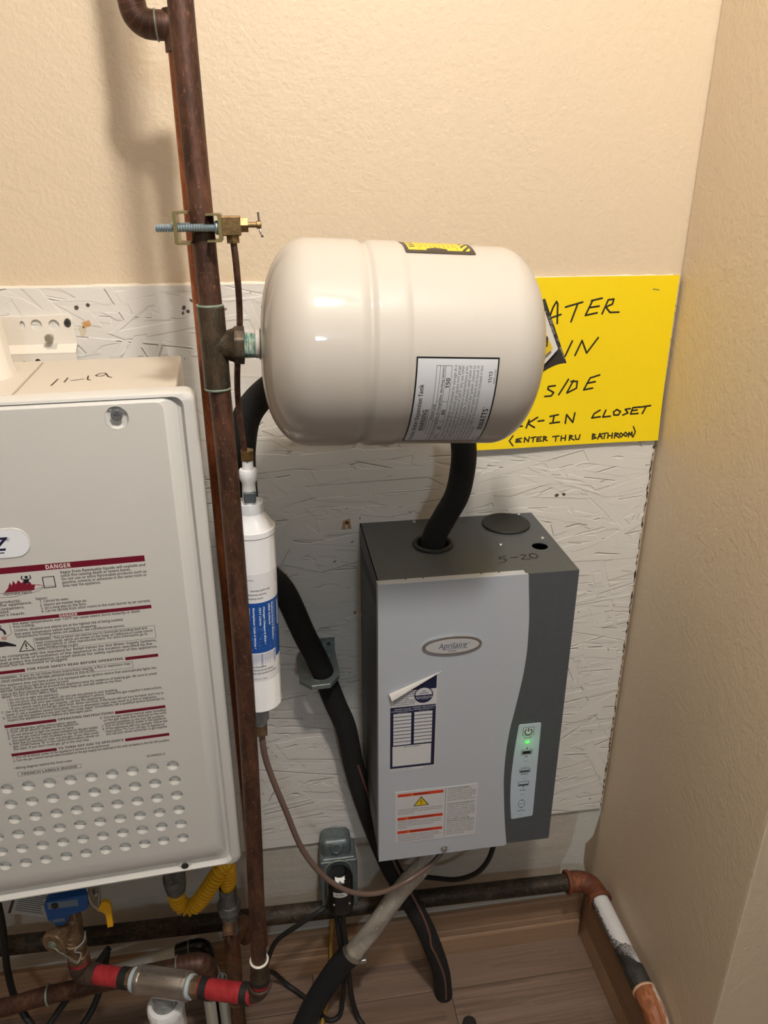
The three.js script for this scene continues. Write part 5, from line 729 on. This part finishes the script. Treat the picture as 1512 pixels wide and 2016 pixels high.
// ---------------------------------------------------------------- pipe run under the heater
const RUN = (x) => { const k = (x + 0.2015) / (-0.4807 + 0.2015); return [x, 0.4005 + (0.357 - 0.4005) * k, 0.31 + (0.2 - 0.31) * k]; };
{
  const t = thing('red_sleeved_pipe', 'horizontal pipe run with bright red sleeves and black rings under the water heater', 'pipe', [-0.34, 0.37, 0.25]);
  const seg = (n, a, b, r, m) => part(n, cyl(RUN(a), RUN(b), r, r, 30), m, t);
  seg('red_sleeve', -0.2215, -0.2745, 0.0148, redSleeve); seg('red_sleeve', -0.4115, -0.453, 0.0148, redSleeve); seg('red_collar', -0.2075, -0.2135, 0.0142, redSleeve); seg('red_collar', -0.2835, -0.2885, 0.0135, redSleeve);
  seg('black_ring', -0.2125, -0.2225, 0.0158, blackRubber); seg('black_ring', -0.2735, -0.2845, 0.016, blackRubber); seg('black_ring', -0.4005, -0.4125, 0.016, blackRubber); seg('grey_collar', -0.4525, -0.4665, 0.0164, darkIronBrown);
  part('hex_nipple', hex(RUN(-0.2875), RUN(-0.3), 0.0158), brassDull, t); part('hex_nipple', hex(RUN(-0.3905), RUN(-0.4015), 0.0158), brassDull, t);
  part('elbow', capTube([RUN(-0.4645), [-0.4735, 0.3582, 0.2028], [-0.4795, 0.3605, 0.2004], [-0.481, 0.368, 0.2], [-0.4805, 0.379, 0.2]], 0.0162, 20, 22), darkIronBrown, t);
}
{
  const t = thing('pipe_strainer', 'brushed metal strainer body with a white filter bowl hanging under it', 'strainer', [-0.347, 0.2, 0.253]);
  const a = RUN(-0.2985), b = RUN(-0.392);
  part('tape_wrap', cyl(RUN(-0.2985), RUN(-0.3055), 0.0178, 0.0178, 28), tape, t); part('tape_wrap', cyl(RUN(-0.3865), RUN(-0.3925), 0.0178, 0.0178, 28), tape, t);
  part('body', lathe([[0.0172, 0], [0.0212, 0.001], [0.0215, 0.006], [0.0205, 0.007], [0.0212, 0.0085], [0.0212, 0.078], [0.0205, 0.08], [0.0218, 0.082], [0.0218, 0.088], [0.0172, 0.089]], RUN(-0.303), RUN(-0.9), 44), stainless, t);
  const x = -0.3478, q = RUN(x), z = q[2]; part('neck', cyl([x, q[1] - 0.016, z], [x, q[1] - 0.036, z], 0.0172, 0.0172, 30), greyPlastic, t);
  part('cap', merge([lathe([[0.0125, 0], [0.0175, 0.001], [0.0182, 0.012], [0.0195, 0.014]], [x, q[1] - 0.033, z], [x, -1, z], 36), ...[0, 1, 2, 3, 4, 5].map((k) => { const r = k * Math.PI / 3 + 0.5; return box(x + 0.0165 * Math.cos(r) - 0.0022, x + 0.0165 * Math.cos(r) + 0.0022, q[1] - 0.044, q[1] - 0.031, z + 0.0165 * Math.sin(r) - 0.0022, z + 0.0165 * Math.sin(r) + 0.0022); })]), greyPlastic, t);
  part('filter_bowl', lathe([[0.016, 0], [0.026, 0.002], [0.0285, 0.006], [0.0285, 0.016], [0.0275, 0.017], [0.0275, 0.12], [0.02, 0.13], [0.0005, 0.132]], [x, q[1] - 0.046, z], [x, -1, z], 44), whitePlastic, t);
}
{ // isolation valve on the heater's water connection
  const X = -0.4795, Zv = 0.2, t = thing('service_valve', 'brass service valve with a blue handle and capped drain port under the water heater', 'valve', [X, 0.38, Zv]);
  part('red_band', cyl([X - 0.0005, 0.382, Zv], [X - 0.0004, 0.392, Zv], 0.0152, 0.0152, 26), redSleeve, t); part('press_collar', cyl([X - 0.0006, 0.3785, Zv], [X - 0.0006, 0.3835, Zv], 0.0168, 0.0168, 26), darkIronBrown, t);
  const body = part('valve_body', lathe([[0.016, 0], [0.0165, 0.003], [0.0165, 0.012], [0.0148, 0.014], [0.0148, 0.03], [0.0168, 0.032], [0.0168, 0.04], [0.0142, 0.042], [0.0142, 0.07], [0.016, 0.074], [0.016, 0.09], [0.0125, 0.095], [0.0125, 0.26]], [X, 0.391, Zv], [X + 0.02, 1.391, Zv], 32), brassDull, t);
  part('ridge', merge([0, 1, 2].map((k) => torus([X, 0.442 + k * 0.012, Zv], [0.3, 1, 0.35], 0.0146, 0.0015))), brassDull, body);
  // drain port towards the front left, closed by a ribbed cap
  const a = [X - 0.003, 0.476, Zv + 0.006], d = V([-0.32, 0.1, 1]).normalize(), at = (s) => V(a).add(d.clone().multiplyScalar(s)).toArray();
  part('drain_port', cyl(at(0), at(0.034), 0.0118, 0.0118, 24), brassDull, t);
  const cap = part('drain_cap', merge([lathe([[0.013, 0], [0.0172, 0.0015], [0.0172, 0.0125], [0.0155, 0.0145], [0.0005, 0.0148]], at(0.024), at(1.024), 36), ...Array.from({ length: 16 }, (_, k) => { const g = new THREE.BoxGeometry(0.0022, 0.011, 0.0022).translate(0.0172, 0.0068, 0).rotateY(k * Math.PI / 8); return along(g, at(0.024), at(1.024)); })]), brassDull, t, 'ribbed round cap with a pale centre button');
  part('button', merge([lathe([[0.0058, 0], [0.0068, 0.0006], [0.0066, 0.0018], [0.0052, 0.0018], [0.005, 0.0006]], at(0.0385), at(1.0385), 24), lathe([[0.0042, 0], [0.004, 0.003], [0.0005, 0.0036]], at(0.0385), at(1.0385), 20)]), solderGrey, cap);
  part('cap_strap', tube([at(0.041), V(at(0.04)).add(V([0.010, -0.016, 0.001])).toArray(), [X + 0.0, 0.43, Zv + 0.030], [X + 0.006, 0.408, Zv + 0.022], [X + 0.011, 0.42, Zv + 0.016], [X + 0.004, 0.43, Zv + 0.019], [X + 0.0165, 0.437, Zv + 0.008], [X + 0.017, 0.443, Zv - 0.004]], 0.0013, 60, 8), M({ color: 0x8d8d86, roughness: 0.5 }), t);
  // blue handle: flat lever with bent grips
  const s = new THREE.Shape(); s.moveTo(-0.498, 0.512); s.lineTo(-0.4985, 0.54); s.quadraticCurveTo(-0.497, 0.549, -0.488, 0.5485); s.lineTo(-0.448, 0.552); s.lineTo(-0.4385, 0.552); s.lineTo(-0.441, 0.527); s.quadraticCurveTo(-0.446, 0.522, -0.452, 0.5215); s.lineTo(-0.486, 0.513); s.closePath();
  const hd = part('handle', merge([new THREE.ExtrudeGeometry(s, { depth: 0.012, bevelEnabled: true, bevelThickness: 0.0012, bevelSize: 0.0012, bevelSegments: 2 }).translate(0, 0, 0.214), (() => { const q = new THREE.Shape(); q.moveTo(-0.498, 0.514); q.lineTo(-0.47, 0.518); q.quadraticCurveTo(-0.471, 0.503, -0.481, 0.497); q.quadraticCurveTo(-0.494, 0.496, -0.498, 0.514); return new THREE.ExtrudeGeometry(q, { depth: 0.006, bevelEnabled: true, bevelThickness: 0.001, bevelSize: 0.001, bevelSegments: 1 }).translate(0, 0, 0.2185); })()]), bluePlastic, t, 'bright blue plastic lever');
  for (const q of [box(-0.4945, -0.452, 0.5345, 0.5475, 0.2265, 0.2278, 0.0005), box(-0.493, -0.476, 0.505, 0.5115, 0.2255, 0.2262)]) part('handle_inset', q, M({ color: 0x6f7f8d, roughness: 0.5 }), hd); part('handle_nut', lathe([[0.0055, 0], [0.0052, 0.002], [0.0005, 0.0022]], [-0.484, 0.5415, 0.2278], [-0.484, 0.5415, 1.2278], 6), darkSteel, hd);
}
{
  const t = thing('relief_lever', 'bent steel lever with a yellow plastic grip hanging under the water heater', 'lever', [-0.424, 0.49, 0.215]);
  part('steel_loop', tube([[-0.4275, 0.585, 0.2], [-0.437, 0.566, 0.214], [-0.4385, 0.549, 0.22], [-0.435, 0.532, 0.224], [-0.4275, 0.5225, 0.226], [-0.421, 0.519, 0.226]], 0.0022, 40, 8), steel, t); part('loop_back', tube([[-0.4275, 0.585, 0.2], [-0.424, 0.562, 0.21], [-0.424, 0.54, 0.216], [-0.4265, 0.5235, 0.224]], 0.002, 30, 8), steel, t); part('pin', cyl([-0.4315, 0.545, 0.212], [-0.4265, 0.545, 0.222], 0.003, 0.003, 12), steel, t);
  part('yellow_grip', new THREE.ExtrudeGeometry((() => { const s = new THREE.Shape(); s.moveTo(-0.427, 0.5195); s.lineTo(-0.4185, 0.534); s.quadraticCurveTo(-0.409, 0.5355, -0.4085, 0.522); s.lineTo(-0.411, 0.4835); s.lineTo(-0.4175, 0.4825); s.lineTo(-0.4165, 0.507); s.quadraticCurveTo(-0.418, 0.515, -0.427, 0.5195); return s; })(), { depth: 0.005, bevelEnabled: true, bevelThickness: 0.001, bevelSize: 0.001, bevelSegments: 2 }).translate(0, 0, 0.222), yellowPlastic, t, 'yellow plastic grip');
}
{
  const tt = canvasTex(256, 160, (c, w, h) => { c.fillStyle = '#a7a39a'; c.fillRect(0, 0, w, h); c.fillStyle = '#4b4843'; for (let i = 0; i < 11; i++) c.fillRect(34, 16 + i * 12, rr(120, 200), 4); c.fillStyle = '#3b1e1c'; c.fillRect(4, 0, 14, h); });
  const g = new RoundedBoxGeometry(0.07, 0.044, 0.0006, 1, 0.0002); metres(g); { const p = g.attributes.position, uv = g.attributes.uv; for (let i = 0; i < p.count; i++) uv.setXY(i, p.getX(i) / 0.07 + 0.5, p.getY(i) / 0.044 + 0.5); }
  g.rotateX(-0.35).rotateZ(-0.38).translate(-0.517, 0.53, 0.207); const m = flags(new THREE.Mesh(g, M({ map: tt, roughness: 0.7 }))); m.name = numbered('paper_tag'); m.userData = { label: 'grey printed paper tag hanging behind the blue valve handle', category: 'tag' }; scene.add(m);
}
// ---------------------------------------------------------------- gas connection: yellow corrugated flex and rusty drop
{
  const t = thing('gas_connector', 'yellow corrugated gas connector looping from the heater into a grey fitting', 'gas hose', [-0.29, 0.42, 0.17]);
  const path = [[-0.3236, 0.505, 0.17], [-0.3242, 0.475, 0.17], [-0.3235, 0.455, 0.171], [-0.316, 0.4405, 0.172], [-0.303, 0.4375, 0.173], [-0.29, 0.448, 0.173], [-0.274, 0.4715, 0.172], [-0.2585, 0.494, 0.169], [-0.2485, 0.5065, 0.166], [-0.2425, 0.507, 0.163], [-0.2415, 0.495, 0.162], [-0.243, 0.47, 0.163], [-0.2445, 0.45, 0.166]];
  const curve = new THREE.CatmullRomCurve3(path.map(V), false, 'centripetal'), n = 360, g = new THREE.TubeGeometry(curve, n, 1, 18), P = g.attributes.position; // ribbed radius along the length
  for (let i = 0; i <= n; i++) { const c = curve.getPointAt(i / n), smooth = i < n * 0.16 || i > n * 0.93; const r = smooth ? 0.0118 : 0.0112 + 0.0028 * Math.cos(i / n * 36 * 2 * Math.PI); for (let j = 0; j <= 18; j++) { const k = i * 19 + j; P.setXYZ(k, c.x + (P.getX(k) - c.x) * r, c.y + (P.getY(k) - c.y) * r, c.z + (P.getZ(k) - c.z) * r); } }
  g.computeVertexNormals(); part('corrugated_hose', g, yellowFlex, t);
  part('upper_nut', lathe([[0.0125, 0], [0.015, 0.001], [0.0168, 0.012], [0.0178, 0.018], [0.0178, 0.032], [0.0155, 0.033], [0.0135, 0.09]], [-0.3236, 0.474, 0.17], [-0.3226, 1.474, 0.17], 30), greyIron, t);
  part('lower_socket', lathe([[0.0128, -0.0], [0.014, 0.0005], [0.0142, 0.01], [0.0148, 0.03], [0.0148, 0.034], [0.0168, 0.036], [0.0168, 0.05], [0.0135, 0.056]], [-0.2442, 0.4635, 0.166], [-0.2562, -0.5365, 0.166], 30), greyIron, t); part('union_nut', hex([-0.2453, 0.428, 0.166], [-0.2457, 0.412, 0.166], 0.0192, 8), greyIron, t);
}
{
  const t = thing('gas_drop_pipe', 'rusty vertical gas pipe and valve body under the yellow connector', 'pipe', [-0.25, 0.0, 0.166]);
  part('valve_body', lathe([[0.0125, 0], [0.0142, 0.006], [0.0142, 0.014], [0.0125, 0.016], [0.0128, 0.04], [0.0142, 0.046]], [-0.2457, 0.4085, 0.166], [-0.2577, -0.5915, 0.166], 28), greyIron, t);
  part('valve_stub', merge([cyl([-0.247, 0.392, 0.176], [-0.2475, 0.385, 0.193], 0.0102, 0.0102, 22), torus([-0.2475, 0.385, 0.193], [0, -0.4, 1], 0.0088, 0.0022), box(-0.2495, -0.2455, 0.371, 0.392, 0.19, 0.197, 0.001)]), rustDark, t);
  part('drop', capTube([[-0.2462, 0.366, 0.166], [-0.2475, 0.3, 0.166], [-0.25, 0.2, 0.166], [-0.252, 0.06, 0.166], [-0.252, 0.0005, 0.166]], 0.0128, 40, 22), rustDark, t); part('collar', torus([-0.2505, 0.188, 0.166], [0, 1, 0], 0.0128, 0.0022), rustDark, t);
  part('side_branch', merge([capTube([[-0.2475, 0.33, 0.166], [-0.236, 0.33, 0.145], [-0.2305, 0.322, 0.12], [-0.2305, 0.29, 0.115], [-0.231, 0.255, 0.1], [-0.2315, 0.243, 0.066]], 0.0112, 40, 18), torus([-0.2305, 0.322, 0.12], [0, 1, 0.1], 0.0112, 0.002)]), rustDark, t);
}
// ---------------------------------------------------------------- lower copper drain line with union, white tubes, black elbow
{
  const t = thing('copper_drain_pipe', 'dull copper pipe with soldered elbow turning down behind the red sleeved pipe', 'pipe', [-0.45, 0.15, 0.15]);
  part('pipe', capTube([[-0.94, 0.215, 0.15], [-0.6334, 0.2335, 0.15], [-0.5719, 0.246, 0.15], [-0.3611, 0.2705, 0.15], [-0.335, 0.2725, 0.15]], 0.0145, 60, 22), copperOld, t);
  const el = part('elbow', capTube([[-0.345, 0.272, 0.15], [-0.32, 0.274, 0.15], [-0.307, 0.2725, 0.1502], [-0.298, 0.264, 0.151], [-0.2955, 0.25, 0.1515], [-0.2952, 0.237, 0.1515]], 0.0176, 30, 24), copperOld, t); part('elbow_rim', torus([-0.345, 0.272, 0.15], [1, 0.08, 0], 0.0176, 0.0012), solderGrey, el);
  part('pipe_rim', torus([-0.56, 0.2475, 0.15], [1, 0.11, 0], 0.0158, 0.002), solderGrey, t);
  part('union', merge([hex([-0.295, 0.244, 0.1515], [-0.295, 0.216, 0.1515], 0.0215, 8), cyl([-0.295, 0.218, 0.1515], [-0.295, 0.196, 0.1515], 0.0165, 0.0165, 26)]), greyIron, t);
  for (const [x, z, n] of [[-0.298, 0.156, 0], [-0.276, 0.139, 1]]) { const w = thing('white_tube', n ? 'white plastic tube rising behind the union of the copper drain, further from the strainer bowl' : 'white plastic tube under the union of the copper drain, beside the strainer bowl', 'tube', [x, 0, z]); part('tube', lathe([[0.0005, 0], [0.0102, 0], [0.0102, n ? 0.213 : 0.196], [0.0085, n ? 0.214 : 0.196]], [x, 0.0004, z], [x, 1, z], 22), M({ color: 0xb9b5a8, roughness: 0.5 }), w); }
}
{
  const t = thing('black_elbow', 'black plastic pipe elbow with a white seam against the wall behind the copper elbow', 'pipe fitting', [-0.33, 0.19, 0.06]);
  part('elbow', capTube([[-0.359, 0.1995, 0.065], [-0.3354, 0.2085, 0.068], [-0.32, 0.211, 0.069], [-0.311, 0.206, 0.07], [-0.308, 0.194, 0.07], [-0.307, 0.17, 0.07], [-0.307, 0.0005, 0.07]], 0.0142, 40, 20), blackPlastic, t); part('white_pipe', cyl([-0.357, 0.2002, 0.065], [-0.56, 0.133, 0.052], 0.0128, 0.0128, 22), M({ color: 0xc9c5ba, roughness: 0.45 }), t, 'white plastic pipe'); part('seam', torus([-0.3345, 0.2087, 0.068], [1, 0.3, 0.1], 0.0143, 0.0014), solderGrey, t);
}
{
  const t = thing('heater_cable', 'black cable hanging down at the heater and drooping in a loop above the floor', 'cable', [-0.58, 0.12, 0.12]);
  part('cable', capTube([[-0.6145, 0.66, 0.12], [-0.615, 0.415, 0.12], [-0.6201, 0.356, 0.12], [-0.6285, 0.275, 0.121], [-0.624, 0.2115, 0.128], [-0.598, 0.171, 0.15], [-0.5808, 0.1461, 0.16], [-0.545, 0.128, 0.15], [-0.515, 0.146, 0.125], [-0.4985, 0.17, 0.105], [-0.488, 0.2, 0.09], [-0.48, 0.235, 0.07]], 0.0058, 110, 12), blackCable, t);
  const u = thing('crossing_cable', 'straight black cable crossing in front of the drooping cable loop', 'cable', [-0.6, 0.05, 0.15]);
  part('cable', capTube([[-0.47, 0.265, 0.09], [-0.51, 0.225, 0.11], [-0.5474, 0.192, 0.125], [-0.604, 0.135, 0.17], [-0.66, 0.08, 0.21], [-0.72, 0.006, 0.25]], 0.0055, 70, 12), blackCable, u);
}

renderer.render(scene, camera);
